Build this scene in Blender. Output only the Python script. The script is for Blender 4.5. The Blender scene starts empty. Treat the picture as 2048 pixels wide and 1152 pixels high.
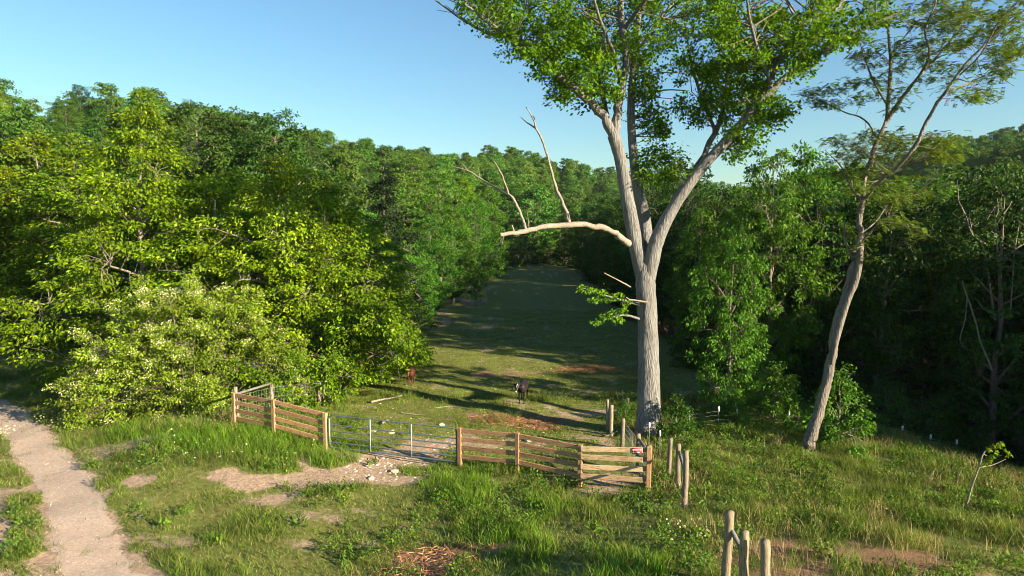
import bpy, bmesh, math, random
import numpy as np
from mathutils import Vector, Matrix
R = math.radians
sc = bpy.context.scene
col = sc.collection

# ------------------------------------------------------------------ camera
CAM_Z = 8.3
FPX = 1365.0
PITCH = math.atan((576 - 450) / FPX)
cd = bpy.data.cameras.new('camera'); cam = bpy.data.objects.new('camera', cd); col.objects.link(cam)
cam.location = (0, 0, CAM_Z); cam.rotation_euler = (R(90) - PITCH, 0, 0)
cd.sensor_width = 36; cd.lens = 36 * FPX / 2048; cd.clip_end = 5000; cd.clip_start = 0.1
sc.camera = cam
# ------------------------------------------------------------------ sky, sun, exposure
SUN_EL = R(19.0)
LIGHT = np.array([-0.85, 0.527])            # ground direction in which shadows fall
SUN_AZ = math.atan2(-LIGHT[0], -LIGHT[1])   # clockwise from +Y, direction to the sun
w = bpy.data.worlds.new('World'); sc.world = w; w.use_nodes = True
wn = w.node_tree.nodes; wl = w.node_tree.links
sky = wn.new('ShaderNodeTexSky'); sky.sky_type = 'NISHITA'; sky.sun_disc = False
sky.sun_elevation = SUN_EL; sky.sun_rotation = SUN_AZ
sky.altitude = 200; sky.air_density = 1.35; sky.dust_density = 0.0; sky.ozone_density = 3.0
tint = wn.new('ShaderNodeMix'); tint.data_type = 'RGBA'; tint.blend_type = 'MULTIPLY'; tint.inputs[0].default_value = 1.0; tint.inputs[7].default_value = (0.75, 0.97, 1.08, 1)
wl.new(sky.outputs[0], tint.inputs[6]); wl.new(tint.outputs[2], wn['Background'].inputs[0]); wn['Background'].inputs[1].default_value = 0.050
sd = bpy.data.lights.new('sun', 'SUN'); sun = bpy.data.objects.new('sun', sd); col.objects.link(sun)
sd.energy = 5.0; sd.angle = R(0.55); sd.color = (1.0, 0.86, 0.64)
dirv = Vector((LIGHT[0] * math.cos(SUN_EL), LIGHT[1] * math.cos(SUN_EL), -math.sin(SUN_EL)))
sun.rotation_euler = dirv.to_track_quat('-Z', 'Y').to_euler()
sun.location = (30, -20, 20)
sc.view_settings.view_transform = 'Standard'; sc.view_settings.look = 'None'
sc.view_settings.exposure = 1.75; sc.view_settings.gamma = 1.0
sc.view_settings.use_curve_mapping = False
sc.cycles.use_denoising = True; sc.cycles.filter_width = 1.0
sc.cycles.max_bounces = 6; sc.cycles.diffuse_bounces = 3; sc.cycles.transmission_bounces = 4
sc.cycles.transparent_max_bounces = 4; sc.cycles.glossy_bounces = 2; sc.cycles.volume_bounces = 0

# ------------------------------------------------------------------ maths helpers
_h = np.random.default_rng(5).random(65536)
def _hash(ix, iy, s):
    return _h[(ix * 73856093 ^ iy * 19349663 ^ (s * 83492791)) & 65535]
def vnoise(x, y, s=0):
    x = np.asarray(x, float); y = np.asarray(y, float)
    ix = np.floor(x).astype(np.int64); iy = np.floor(y).astype(np.int64)
    fx = x - ix; fy = y - iy
    fx = fx * fx * (3 - 2 * fx); fy = fy * fy * (3 - 2 * fy)
    a = _hash(ix, iy, s); b = _hash(ix + 1, iy, s); c = _hash(ix, iy + 1, s); d = _hash(ix + 1, iy + 1, s)
    return (a * (1 - fx) + b * fx) * (1 - fy) + (c * (1 - fx) + d * fx) * fy - 0.5
def fbm(x, y, s=0, o=3):
    v = 0; a = 1.0
    for i in range(o):
        v = v + a * vnoise(x * 2 ** i, y * 2 ** i, s + i); a *= 0.5
    return v
def sm(t):
    t = np.clip(t, 0, 1); return t * t * (3 - 2 * t)
def nrm(v):
    v = np.asarray(v, float); return v / np.maximum(np.linalg.norm(v, axis=-1, keepdims=True), 1e-9)
cp, sp = math.cos(PITCH), math.sin(PITCH)
FWD = np.array([0, cp, -sp]); UPV = np.array([0, sp, cp]); RGT = np.array([1.0, 0, 0])
CAM = np.array([0, 0, CAM_Z])
def P(px, py, d):
    "a point of the place seen at (px, py) of the 2048-wide photograph, d metres off"
    return CAM + d * (FWD + RGT * (px - 1024) / FPX - UPV * (py - 576) / FPX)

# ------------------------------------------------------------------ terrain
def xl(y):   # left edge of the pasture
    return -9.5 + 0.07 * np.clip(y - 36, 0, 80) + 0.6 * np.maximum(0, y - 98)
def base_h(x, y):
    z = 0.022 * np.maximum(0, y - 36) * sm((170 - y) / 80)
    z = z + 1.0 * sm((21 - y) / 8) * sm((x + 4) / 8)
    s = xl(y) - x
    hl = 27 * sm((s - 8) / 100) + 0.9 * sm((s + 2) / 8) * sm((y - 40) / 15)
    hl = hl * sm((y - 30) / 130) * (0.90 - 0.21 * sm((x + 110) / 70) * (1 - sm((y - 230) / 80)) + 0.10 * sm((y - 230) / 80))
    s2 = x - 62 - 0.1 * (y - 60)
    hr = 33 * sm(s2 / 120) * sm((y - 60) / 70)
    z = z + np.maximum(hl, hr)
    t = (x - 10) * 0.86 + (y - 30) * 0.50
    rav = 4.2 * sm(t / 16) * sm((x - 9.5) / 9) * (1 - sm((x - 45) / 30))
    z = z - rav
    far = sm((np.hypot(x, y) - 40) / 60)
    z = z + fbm(x / 26, y / 26, 3) * 2.2 * far * sm((np.abs(x - 3) - 14) / 20)
    z = z + fbm(x / 3.1, y / 3.1, 9) * 0.16 + vnoise(x / 0.8, y / 0.8, 12) * 0.05
    return z
_ctrl = [(652, 903, 24.4), (549, 875, 25.2), (470, 848, 26.0), (920, 932, 23.4), (1035, 947, 22.5), (1160, 974, 21.5),
         (1300, 980, 20.9), (1455, 1172, 13.65), (1370, 1013, 19.2), (1245, 900, 24.9), (1337, 957, 22.0), (1533, 1195, 13.2)]
_cx = np.array([P(*c) for c in _ctrl])
_res = _cx[:, 2] - base_h(_cx[:, 0], _cx[:, 1])
def H(x, y):
    x = np.asarray(x, float); y = np.asarray(y, float)
    z = base_h(x, y); ws = 0.35; acc = 0
    for (cx_, cy_, _), r_ in zip(_cx, _res):
        k = np.exp(-((x - cx_) ** 2 + (y - cy_) ** 2) / (2 * 1.9 ** 2)); ws = ws + k; acc = acc + k * r_
    return z + acc / ws * 1.25
def h1(x, y): return float(H(np.array([x]), np.array([y]))[0])
_gd = np.concatenate([np.arange(6, 60, 0.4), np.arange(60, 400, 3.0)])
def G(px, py):
    "where the view ray through a pixel of the photograph meets the ground"
    dv = FWD + RGT * (px - 1024) / FPX - UPV * (py - 576) / FPX
    ds = _gd
    for _ in range(2):
        p = CAM + ds[:, None] * dv; below = p[:, 2] < H(p[:, 0], p[:, 1])
        k = int(np.argmax(below)) if below.any() else len(ds) - 1
        ds = np.linspace(ds[max(k - 1, 0)], ds[k], 12)
    return CAM + ds[-1 if not below.any() else min(k, 11)] * dv if False else CAM + ds[-1] * dv

# ------------------------------------------------------------------ mesh helpers
def mesh(name, V, F, mat=None, smooth=False):
    V = np.asarray(V, np.float32).reshape(-1, 3); F = np.asarray(F, np.int32); n = F.shape[1]
    m = bpy.data.meshes.new(name)
    m.vertices.add(len(V)); m.vertices.foreach_set('co', V.ravel())
    m.loops.add(F.size); m.loops.foreach_set('vertex_index', F.ravel())
    m.polygons.add(len(F)); m.polygons.foreach_set('loop_start', np.arange(0, F.size, n, dtype=np.int32))
    if smooth: m.polygons.foreach_set('use_smooth', np.ones(len(F), bool))
    m.update(calc_edges=True)
    if mat: m.materials.append(mat)
    return m
def obj(name, me, parent=None, loc=None):
    o = bpy.data.objects.new(name, me); col.objects.link(o)
    if parent is not None: o.parent = parent
    if loc is not None: o.location = loc
    return o
def tag(o, label=None, cat=None, group=None, kind=None):
    if label: o['label'] = label
    if cat: o['category'] = cat
    if group: o['group'] = group
    if kind: o['kind'] = kind
    return o
def empty(name, loc=(0, 0, 0), label=None, cat=None, group=None):
    o = obj(name, None, None, tuple(float(c) for c in loc)); o.empty_display_size = 0.3
    return tag(o, label, cat, group)
class Geo:
    "collects quads / tris into one mesh"
    def __init__(s): s.V = []; s.F = []; s.n = 0
    def add(s, V, F):
        V = np.asarray(V, float); s.V.append(V); s.F.append(np.asarray(F) + s.n); s.n += len(V)
    def mesh(s, name, mat, smooth=False):
        return mesh(name, np.concatenate(s.V), np.concatenate(s.F), mat, smooth)
def crom(pts, rad, sub):
    pts = np.asarray(pts, float); rad = np.asarray(rad, float)
    if sub <= 1 or len(pts) < 3: return pts, rad
    q = np.vstack([2 * pts[0] - pts[1], pts, 2 * pts[-1] - pts[-2]])
    out = []; rr = []
    for i in range(len(pts) - 1):
        p0, p1, p2, p3 = q[i:i + 4]
        for k in range(sub):
            t = k / sub
            out.append(0.5 * (2 * p1 + (p2 - p0) * t + (2 * p0 - 5 * p1 + 4 * p2 - p3) * t * t + (3 * p1 - p0 - 3 * p2 + p3) * t ** 3))
            rr.append(rad[i] * (1 - t) + rad[i + 1] * t)
    out.append(pts[-1]); rr.append(rad[-1])
    return np.array(out), np.array(rr)
def tube(g, pts, rad, seg=6, sub=1, rough=0.0, rng=None, cap=False, jit=0.0):
    pts, rad = crom(pts, np.broadcast_to(rad, (len(pts),)), sub)
    if jit and rng is not None:
        k = rng.normal(size=pts.shape); k[0] = 0; pts = pts + (k + np.roll(k, 1, 0)) * 0.5 * jit * rad[:, None]; rad = rad * (1 + 0.22 * jit * rng.normal(size=len(rad)).clip(-1, 2))
    n = len(pts)
    T = nrm(np.gradient(pts, axis=0))
    ref = np.array([0.31, 0.95, 0.05]) if abs(T[0, 2]) > 0.7 else np.array([0.05, 0.1, 1.0])
    U = nrm(np.cross(T, ref)); W = np.cross(T, U)
    a = np.linspace(0, 2 * np.pi, seg, endpoint=False)
    rr = rad[:, None] * np.ones(seg)
    if rough and rng is not None: rr = rr * (1 + rough * (rng.random((n, seg)) - 0.5))
    V = pts[:, None] + rr[..., None] * (np.cos(a)[None, :, None] * U[:, None] + np.sin(a)[None, :, None] * W[:, None])
    V = V.reshape(-1, 3)
    i = np.arange(n - 1)[:, None] * seg; j = np.arange(seg); jn = (j + 1) % seg
    F = np.stack([i + j, i + jn, i + jn + seg, i + j + seg], -1).reshape(-1, 4)
    if cap:
        V = np.vstack([V, pts[0], pts[-1]]); b = n * seg; e = (n - 1) * seg
        c0 = np.stack([np.full(seg, b), jn, j, j], -1); c1 = np.stack([np.full(seg, b + 1), e + j, e + jn, e + jn], -1)
        # caps as degenerate-free quads: split the fan in pairs
        k = np.arange(0, seg - 1, 2)
        c0 = np.stack([np.full(len(k), b), (k + 2) % seg, k + 1, k], -1); c1 = np.stack([np.full(len(k), b + 1), e + k, e + k + 1, e + (k + 2) % seg], -1)
        F = np.vstack([F, c0, c1])
    g.add(V, F)
def box(g, c, ax, ay, az):
    "box with centre c and half-axis vectors"
    c, ax, ay, az = (np.asarray(v, float) for v in (c, ax, ay, az))
    V = [c + sx * ax + sy * ay + sz * az for sx in (-1, 1) for sy in (-1, 1) for sz in (-1, 1)]
    g.add(V, [(0, 1, 3, 2), (4, 6, 7, 5), (0, 4, 5, 1), (2, 3, 7, 6), (0, 2, 6, 4), (1, 5, 7, 3)])
def leaf_geo(C, A, N, L, Wd, fold=0.12, droop=0.1):
    A = nrm(A); S = nrm(np.cross(A, N)); N = np.cross(S, A)
    L = np.broadcast_to(L, (len(C),))[:, None]; Wd = np.broadcast_to(Wd, (len(C),))[:, None]
    b = C - A * L * 0.5; t = C + A * L * 0.5 - N * L * droop
    m = C - A * L * 0.04
    l = m + S * Wd * 0.5 + N * Wd * fold; r = m - S * Wd * 0.5 + N * Wd * fold
    V = np.stack([b, l, t, r], 1).reshape(-1, 3)
    k = np.arange(len(C))[:, None] * 4
    return V, np.concatenate([k + [0, 2, 1], k + [0, 3, 2]], 1).reshape(-1, 3)
def clump_leaves(rng, cen, rad, out, n, L, ratio=0.5, flat=0.6, droop=0.35, upn=0.9):
    "n leaves round each clump centre"
    m = len(cen); cen = np.repeat(cen, n, 0); rad = np.repeat(rad, n)[:, None]; out = np.repeat(out, n, 0)
    d = nrm(rng.normal(size=(m * n, 3))); rr = rng.random((m * n, 1)) ** 0.5
    off = d * rr * rad; off[:, 2] *= flat
    C = cen + off
    A = nrm(d * 0.6 + out * 0.5 + rng.normal(size=C.shape) * 0.45 - np.array([0, 0, droop]))
    N = nrm(np.array([0, 0, upn * 0.6]) + rng.normal(size=C.shape) * 0.6 + d * 0.3 + out * 0.3)
    Ls = L * (0.6 + 0.7 * rng.random(m * n))
    return leaf_geo(C, A, N, Ls, Ls * ratio * (0.8 + 0.4 * rng.random(m * n)))

# ------------------------------------------------------------------ materials
def newmat(name):
    m = bpy.data.materials.new(name); m.use_nodes = True; nt = m.node_tree
    b = nt.nodes['Principled BSDF']; return m, nt, b
def nd(nt, t, **kw):
    n = nt.nodes.new(t)
    for k, v in kw.items():
        if hasattr(n, k): setattr(n, k, v)
        else: n.inputs[k.replace('_', ' ')].default_value = v
    return n
def ramp(nt, src, stops, interp='LINEAR'):
    r = nt.nodes.new('ShaderNodeValToRGB'); r.color_ramp.interpolation = interp
    e = r.color_ramp.elements
    while len(e) < len(stops): e.new(0.5)
    for el, (p, c) in zip(e, stops):
        el.position = p; el.color = (c[0], c[1], c[2], 1) if not np.isscalar(c) else (c, c, c, 1)
    nt.links.new(src, r.inputs[0]); return r
def mixc(nt, f, a, b, mode='MIX'):
    m = nt.nodes.new('ShaderNodeMix'); m.data_type = 'RGBA'; m.blend_type = mode
    for s, v in ((m.inputs[0], f), (m.inputs[6], a), (m.inputs[7], b)):
        if hasattr(v, 'default_value'): nt.links.new(v, s)
        elif isinstance(v, (int, float)): s.default_value = v
        else: s.default_value = (*v, 1)
    return m.outputs[2]
def leaf_mat(name, ca, cb, cc=None, transl=0.34, objvar=0.25, rough=0.5, patch=1.6, gain=1.15):
    m, nt, b = newmat(name)
    g = nd(nt, 'ShaderNodeNewGeometry'); oi = nd(nt, 'ShaderNodeObjectInfo'); tc = nd(nt, 'ShaderNodeTexCoord')
    stops = [(0.0, ca), (0.75, cb), (1.0, cc or cb)]
    c = ramp(nt, g.outputs['Random Per Island'], stops).outputs[0]
    no = nd(nt, 'ShaderNodeTexNoise', Scale=1.0 / patch, Detail=2.0); nt.links.new(tc.outputs['Object'], no.inputs['Vector'])
    hs = nd(nt, 'ShaderNodeHueSaturation')
    mr = nd(nt, 'ShaderNodeMapRange'); mr.inputs[1].default_value = 0.3; mr.inputs[2].default_value = 0.7
    mr.inputs[3].default_value = 0.60; mr.inputs[4].default_value = 1.32
    nt.links.new(no.outputs[0], mr.inputs[0]); nt.links.new(mr.outputs[0], hs.inputs['Value'])
    mh = nd(nt, 'ShaderNodeMapRange'); mh.inputs[3].default_value = 0.5 - 0.025 * objvar * 2; mh.inputs[4].default_value = 0.5 + 0.04 * objvar * 2
    nt.links.new(oi.outputs['Random'], mh.inputs[0]); nt.links.new(mh.outputs[0], hs.inputs['Hue'])
    nt.links.new(c, hs.inputs['Color'])
    hv = nd(nt, 'ShaderNodeHueSaturation'); mv = nd(nt, 'ShaderNodeMapRange')
    wnz = nd(nt, 'ShaderNodeTexWhiteNoise', noise_dimensions='1D'); nt.links.new(oi.outputs['Random'], wnz.inputs['W'])
    mv.inputs[3].default_value = gain * (1 - objvar); mv.inputs[4].default_value = gain * (1 + objvar)
    nt.links.new(wnz.outputs[0], mv.inputs[0]); nt.links.new(mv.outputs[0], hv.inputs['Value']); nt.links.new(hs.outputs[0], hv.inputs['Color'])
    fin = hv.outputs[0]
    nt.links.new(fin, b.inputs['Base Color']); b.inputs['Roughness'].default_value = rough; b.inputs['Specular IOR Level'].default_value = 0.12
    tr = nd(nt, 'ShaderNodeBsdfTranslucent'); tint = mixc(nt, 1.0, fin, (1.25, 1.15, 0.55), 'MULTIPLY'); nt.links.new(tint, tr.inputs[0])
    ms = nd(nt, 'ShaderNodeMixShader'); ms.inputs[0].default_value = transl
    nt.links.new(b.outputs[0], ms.inputs[1]); nt.links.new(tr.outputs[0], ms.inputs[2])
    nt.links.new(ms.outputs[0], nt.nodes['Material Output'].inputs[0])
    return m
def bark_mat(name, dark, light, scale=6.0, stretch=0.16, bump=0.6, dist=0.03, patchy=None):
    m, nt, b = newmat(name); tc = nd(nt, 'ShaderNodeTexCoord'); mp = nd(nt, 'ShaderNodeMapping')
    mp.inputs['Scale'].default_value = (1, 1, stretch); nt.links.new(tc.outputs['Object'], mp.inputs[0])
    v = nd(nt, 'ShaderNodeTexNoise', Scale=scale, Detail=5.0, Roughness=0.65); nt.links.new(mp.outputs[0], v.inputs['Vector'])
    vo = nd(nt, 'ShaderNodeTexVoronoi', feature='DISTANCE_TO_EDGE', Scale=scale * 1.3); nt.links.new(mp.outputs[0], vo.inputs['Vector'])
    mx = nd(nt, 'ShaderNodeMath', operation='MULTIPLY_ADD'); nt.links.new(vo.outputs[0], mx.inputs[0]); mx.inputs[1].default_value = 1.3
    nt.links.new(v.outputs[0], mx.inputs[2])
    c = ramp(nt, mx.outputs[0], [(0.35, dark), (0.72, light)]).outputs[0]
    n2 = nd(nt, 'ShaderNodeTexNoise', Scale=0.9, Detail=4.0); nt.links.new(tc.outputs['Object'], n2.inputs['Vector'])
    f2 = ramp(nt, n2.outputs[0], [(0.42, 0.0), (0.66, 1.0)]).outputs[0]
    pc = patchy or tuple(0.62 * q for q in light)
    f3 = nd(nt, 'ShaderNodeMath', operation='MULTIPLY'); nt.links.new(f2, f3.inputs[0]); f3.inputs[1].default_value = 0.5
    c = mixc(nt, f3.outputs[0], c, pc)
    nt.links.new(c, b.inputs['Base Color']); b.inputs['Roughness'].default_value = 0.9; b.inputs['Specular IOR Level'].default_value = 0.15
    bp = nd(nt, 'ShaderNodeBump', Strength=bump, Distance=dist); nt.links.new(mx.outputs[0], bp.inputs['Height']); nt.links.new(bp.outputs[0], b.inputs['Normal'])
    return m
def wood_mat(name, ca, cb, grey=None, axis='Z', scale=9.0):
    m, nt, b = newmat(name); tc = nd(nt, 'ShaderNodeTexCoord'); mp = nd(nt, 'ShaderNodeMapping'); oi = nd(nt, 'ShaderNodeObjectInfo')
    s = [1, 1, 1]; s['XYZ'.index(axis)] = 0.06; mp.inputs['Scale'].default_value = s
    nt.links.new(tc.outputs['Object'], mp.inputs[0])
    add = nd(nt, 'ShaderNodeVectorMath', operation='ADD'); nt.links.new(mp.outputs[0], add.inputs[0])
    cmb = nd(nt, 'ShaderNodeMath', operation='MULTIPLY'); nt.links.new(oi.outputs['Random'], cmb.inputs[0]); cmb.inputs[1].default_value = 40
    nt.links.new(cmb.outputs[0], add.inputs[1])
    n = nd(nt, 'ShaderNodeTexNoise', Scale=scale * 4, Detail=5.0, Roughness=0.7); nt.links.new(add.outputs[0], n.inputs['Vector'])
    n2 = nd(nt, 'ShaderNodeTexNoise', Scale=3.2, Detail=3.0); nt.links.new(tc.outputs['Object'], n2.inputs['Vector'])
    c = ramp(nt, n.outputs[0], [(0.3, ca), (0.7, cb)]).outputs[0]
    f = ramp(nt, n2.outputs[0], [(0.45, 0.0), (0.75, 0.8)]).outputs[0]
    c = mixc(nt, f, c, grey or tuple(0.6 * q for q in ca))
    n3 = nd(nt, 'ShaderNodeTexNoise', Scale=scale * 9, Detail=2.0); nt.links.new(add.outputs[0], n3.inputs['Vector'])
    c = mixc(nt, 1.0, c, ramp(nt, n3.outputs[0], [(0.36, 0.30), (0.46, 1.0)]).outputs[0], 'MULTIPLY')
    hv = nd(nt, 'ShaderNodeHueSaturation'); mv = nd(nt, 'ShaderNodeMapRange'); mv.inputs[3].default_value = 0.78; mv.inputs[4].default_value = 1.15
    nt.links.new(oi.outputs['Random'], mv.inputs[0]); nt.links.new(mv.outputs[0], hv.inputs['Value']); nt.links.new(c, hv.inputs['Color'])
    nt.links.new(hv.outputs[0], b.inputs['Base Color']); b.inputs['Roughness'].default_value = 0.85; b.inputs['Specular IOR Level'].default_value = 0.2
    bp = nd(nt, 'ShaderNodeBump', Strength=0.5, Distance=0.008); nt.links.new(n.outputs[0], bp.inputs['Height']); nt.links.new(bp.outputs[0], b.inputs['Normal'])
    return m
def plain_mat(name, c, rough=0.6, metal=0.0, var=0.25, scale=12.0):
    m, nt, b = newmat(name); tc = nd(nt, 'ShaderNodeTexCoord')
    n = nd(nt, 'ShaderNodeTexNoise', Scale=scale, Detail=4.0); nt.links.new(tc.outputs['Object'], n.inputs['Vector'])
    cc = ramp(nt, n.outputs[0], [(0.3, tuple(q * (1 - var) for q in c)), (0.7, tuple(min(1, q * (1 + var)) for q in c))]).outputs[0]
    nt.links.new(cc, b.inputs['Base Color']); b.inputs['Roughness'].default_value = rough; b.inputs['Metallic'].default_value = metal
    return m
M = {}
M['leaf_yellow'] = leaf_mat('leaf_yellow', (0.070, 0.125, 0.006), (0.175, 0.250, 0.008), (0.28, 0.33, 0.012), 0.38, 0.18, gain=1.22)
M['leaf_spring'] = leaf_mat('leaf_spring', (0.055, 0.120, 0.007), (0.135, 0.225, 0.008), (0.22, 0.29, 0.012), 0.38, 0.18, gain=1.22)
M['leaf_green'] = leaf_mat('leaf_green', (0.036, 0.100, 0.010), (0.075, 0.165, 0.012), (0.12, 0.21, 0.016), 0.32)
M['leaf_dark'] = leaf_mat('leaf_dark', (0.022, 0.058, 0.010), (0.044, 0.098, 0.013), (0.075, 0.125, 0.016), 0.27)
M['leaf_conifer'] = leaf_mat('leaf_conifer', (0.010, 0.022, 0.008), (0.020, 0.038, 0.012), None, 0.1)
M['leaf_oak'] = leaf_mat('leaf_oak', (0.055, 0.140, 0.006), (0.115, 0.235, 0.008), (0.18, 0.29, 0.012), 0.42, 0.0, gain=1.08)
M['leaf_locust'] = leaf_mat('leaf_locust', (0.080, 0.140, 0.022), (0.140, 0.205, 0.030), None, 0.38, 0.0)
M['leaf_hill'] = leaf_mat('leaf_hill', (0.045, 0.110, 0.018), (0.100, 0.190, 0.022), (0.16, 0.22, 0.035), 0.30, 0.35, patch=3.0)
M['leaf_shrub'] = leaf_mat('leaf_shrub', (0.090, 0.150, 0.012), (0.175, 0.245, 0.018), (0.27, 0.31, 0.05), 0.34, 0.1)
M['blossom'] = leaf_mat('blossom', (0.52, 0.52, 0.27), (0.70, 0.67, 0.42), None, 0.3, 0.0)
M['grass'] = leaf_mat('grass', (0.055, 0.105, 0.014), (0.125, 0.185, 0.020), (0.30, 0.25, 0.10), 0.36, 0.0, patch=0.9)
M['grass_lush'] = leaf_mat('grass_lush', (0.055, 0.135, 0.010), (0.120, 0.235, 0.013), (0.21, 0.29, 0.03), 0.36, 0.0, patch=0.8, gain=1.2)
M['grass_short'] = leaf_mat('grass_short', (0.075, 0.130, 0.016), (0.155, 0.215, 0.024), (0.32, 0.29, 0.11), 0.30, 0.0, patch=1.1)
M['straw'] = leaf_mat('straw', (0.22, 0.15, 0.07), (0.34, 0.25, 0.13), (0.42, 0.34, 0.2), 0.2, 0.0)
M['hay'] = leaf_mat('hay', (0.24, 0.120, 0.055), (0.42, 0.225, 0.11), (0.52, 0.33, 0.18), 0.15, 0.0)
M['weed'] = leaf_mat('weed', (0.040, 0.100, 0.014), (0.095, 0.180, 0.016), (0.18, 0.23, 0.025), 0.3, 0.0, patch=0.9)
M['bark_oak'] = bark_mat('bark_oak', (0.072, 0.067, 0.062), (0.210, 0.200, 0.185), 13.0, 0.10, 0.9, 0.035, (0.11, 0.10, 0.085))
M['bark_limb'] = bark_mat('bark_limb', (0.11, 0.09, 0.07), (0.27, 0.23, 0.18), 12.0, 0.3, 0.5, 0.02, (0.10, 0.08, 0.065))
M['bark_dead'] = bark_mat('bark_dead', (0.15, 0.12, 0.095), (0.31, 0.26, 0.205), 14.0, 0.5, 0.5, 0.015, (0.12, 0.095, 0.07))
M['bark'] = bark_mat('bark', (0.07, 0.056, 0.042), (0.20, 0.165, 0.125), 10.0, 0.2, 0.6, 0.02)
M['bark_locust'] = bark_mat('bark_locust', (0.070, 0.060, 0.050), (0.20, 0.172, 0.142), 11.0, 0.12, 1.0, 0.03)
M['plank'] = wood_mat('plank', (0.36, 0.175, 0.080), (0.55, 0.305, 0.150), (0.42, 0.26, 0.155), 'X')
M['plank_new'] = wood_mat('plank_new', (0.50, 0.33, 0.175), (0.62, 0.45, 0.27), (0.46, 0.28, 0.14), 'X')
M['plank_grey'] = wood_mat('plank_grey', (0.20, 0.165, 0.13), (0.30, 0.25, 0.20), None, 'X')
M['post_sq'] = wood_mat('post_sq', (0.36, 0.190, 0.085), (0.52, 0.310, 0.150), (0.42, 0.28, 0.17), 'Z')
M['post_round'] = wood_mat('post_round', (0.22, 0.165, 0.10), (0.37, 0.29, 0.19), (0.28, 0.25, 0.16), 'Z')
M['post_old'] = wood_mat('post_old', (0.20, 0.15, 0.10), (0.33, 0.26, 0.19), (0.22, 0.2, 0.17), 'Z')
M['brace'] = wood_mat('brace', (0.15, 0.145, 0.125), (0.25, 0.235, 0.20), None, 'Z')
M['gate'] = plain_mat('gate', (0.085, 0.110, 0.110), 0.5, 0.1)
M['gate_zinc'] = plain_mat('gate_zinc', (0.55, 0.57, 0.57), 0.45, 0.4)
M['wire'] = plain_mat('wire', (0.30, 0.33, 0.27), 0.6, 0.1)
M['tpost'] = plain_mat('tpost', (0.05, 0.09, 0.06), 0.6)
M['tcap'] = plain_mat('tcap', (0.80, 0.80, 0.78), 0.6, 0, 0.08)
M['rock'] = plain_mat('rock', (0.46, 0.385, 0.30), 0.9, 0, 0.3, 6)
M['sign_red'] = plain_mat('sign_red', (0.62, 0.035, 0.055), 0.5, 0, 0.1)
M['sign_white'] = plain_mat('sign_white', (0.80, 0.55, 0.52), 0.5, 0, 0.08)
M['nail'] = plain_mat('nail', (0.05, 0.045, 0.04), 0.5, 0.6)

# ------------------------------------------------------------------ ground masks (bare earth, rust-coloured hay and soil)
TRK = [G(*p)[:2] for p in [(215, 1230), (195, 1152), (172, 1080), (150, 1010), (118, 950), (80, 900), (44, 860), (10, 828), (-40, 800), (-130, 770), (-300, 735)]]
TRK = crom([(a, b, 0) for a, b in [(TRK[0][0] - 0.5, TRK[0][1] - 6)] + [tuple(t) for t in TRK]], np.ones(len(TRK) + 1), 6)[0][:, :2]
TRK2 = TRK + np.array([-2.15, -0.55])
SPUR = [G(*p)[:2] for p in [(250, 970), (340, 962), (450, 955), (560, 963), (650, 952), (730, 945), (790, 925), (850, 900), (930, 875)]]
SPUR = crom([(a, b, 0) for a, b in SPUR], np.ones(len(SPUR)), 5)[0][:, :2]
def pdist(x, y, L):
    d = np.full(np.shape(x), 1e9)
    for (a, b) in zip(L[:-1], L[1:]):
        vx, vy = b - a; t = np.clip(((x - a[0]) * vx + (y - a[1]) * vy) / (vx * vx + vy * vy + 1e-9), 0, 1)
        d = np.minimum(d, np.hypot(x - a[0] - t * vx, y - a[1] - t * vy))
    return d
def patches(lst):
    return [(*G(px, py)[:2], rx, ry, s) for px, py, rx, ry, s in lst]
BARE = patches([(510, 1003, .75, .35, 1), (560, 990, .7, .3, .8), (640, 1035, .8, .35, .45), (650, 1095, .9, .35, .45), (430, 1040, .5, .3, .4),
    (720, 1030, .7, .3, .4), (250, 885, 1.5, 1.2, .7), (300, 1000, 1.0, .5, .5), (270, 1080, 1.2, .6, .8), (800, 960, .8, .4, .8), (690, 915, 1.0, .6, .7), (760, 925, 1.1, .6, 1), (870, 885, 1.3, .8, .8),
    (1010, 805, 1.6, .9, .75), (1090, 815, 1.5, .7, .5), (930, 880, 1.6, .8, .7), (990, 885, 1.4, .6, .8), (1060, 885, 1.3, .5, .6), (1170, 880, 1.6, .8, .7), (1180, 830, 1.5, 1.0, .7),
    (920, 600, 3, 5, .6), (880, 640, 3, 4, .6), (960, 655, 3, 2, .5), (830, 845, .7, .5, .5), (980, 960, .5, .3, .8), (1250, 960, 1.5, .4, .8), (1180, 985, .8, .3, .6),
    (1380, 1010, .9, .4, .7), (1480, 940, .9, .5, .6), (60, 700, 3, 1.5, .4), (880, 770, 1.4, .8, .3), (1060, 700, 3, 2, .25), (1080, 545, 5, 6, .5), (1020, 530, 4, 6, .4)])
RUST = patches([(1000, 838, 1.3, .6, 1), (1050, 846, 1.6, .6, 1), (1090, 858, .8, .4, .9), (1180, 738, 2.0, 1.0, .6), (1230, 745, 1.2, .6, .5), (960, 753, 1.3, .6, .6), (1000, 750, 1.0, .5, .5), (900, 652, 2.0, .8, .8),
    (1660, 1100, 2.3, .75, 1.2), (1790, 1118, 2.2, .75, 1.2), (1560, 1140, .8, .3, .7), (1900, 1135, 1.3, .3, .7), (880, 1110, 1.25, .6, 1.1), (825, 1150, 1.2, .5, 1.0), (760, 1060, .6, .3, .6), (960, 1150, .6, .4, .8),
    (250, 862, .9, .7, .8), (1480, 965, .6, .35, .8), (1425, 1000, .5, .3, .6), (310, 830, 1.2, .6, .5), (1600, 1010, .7, .3, .5), (1240, 1040, .5, .25, .5)])
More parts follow.
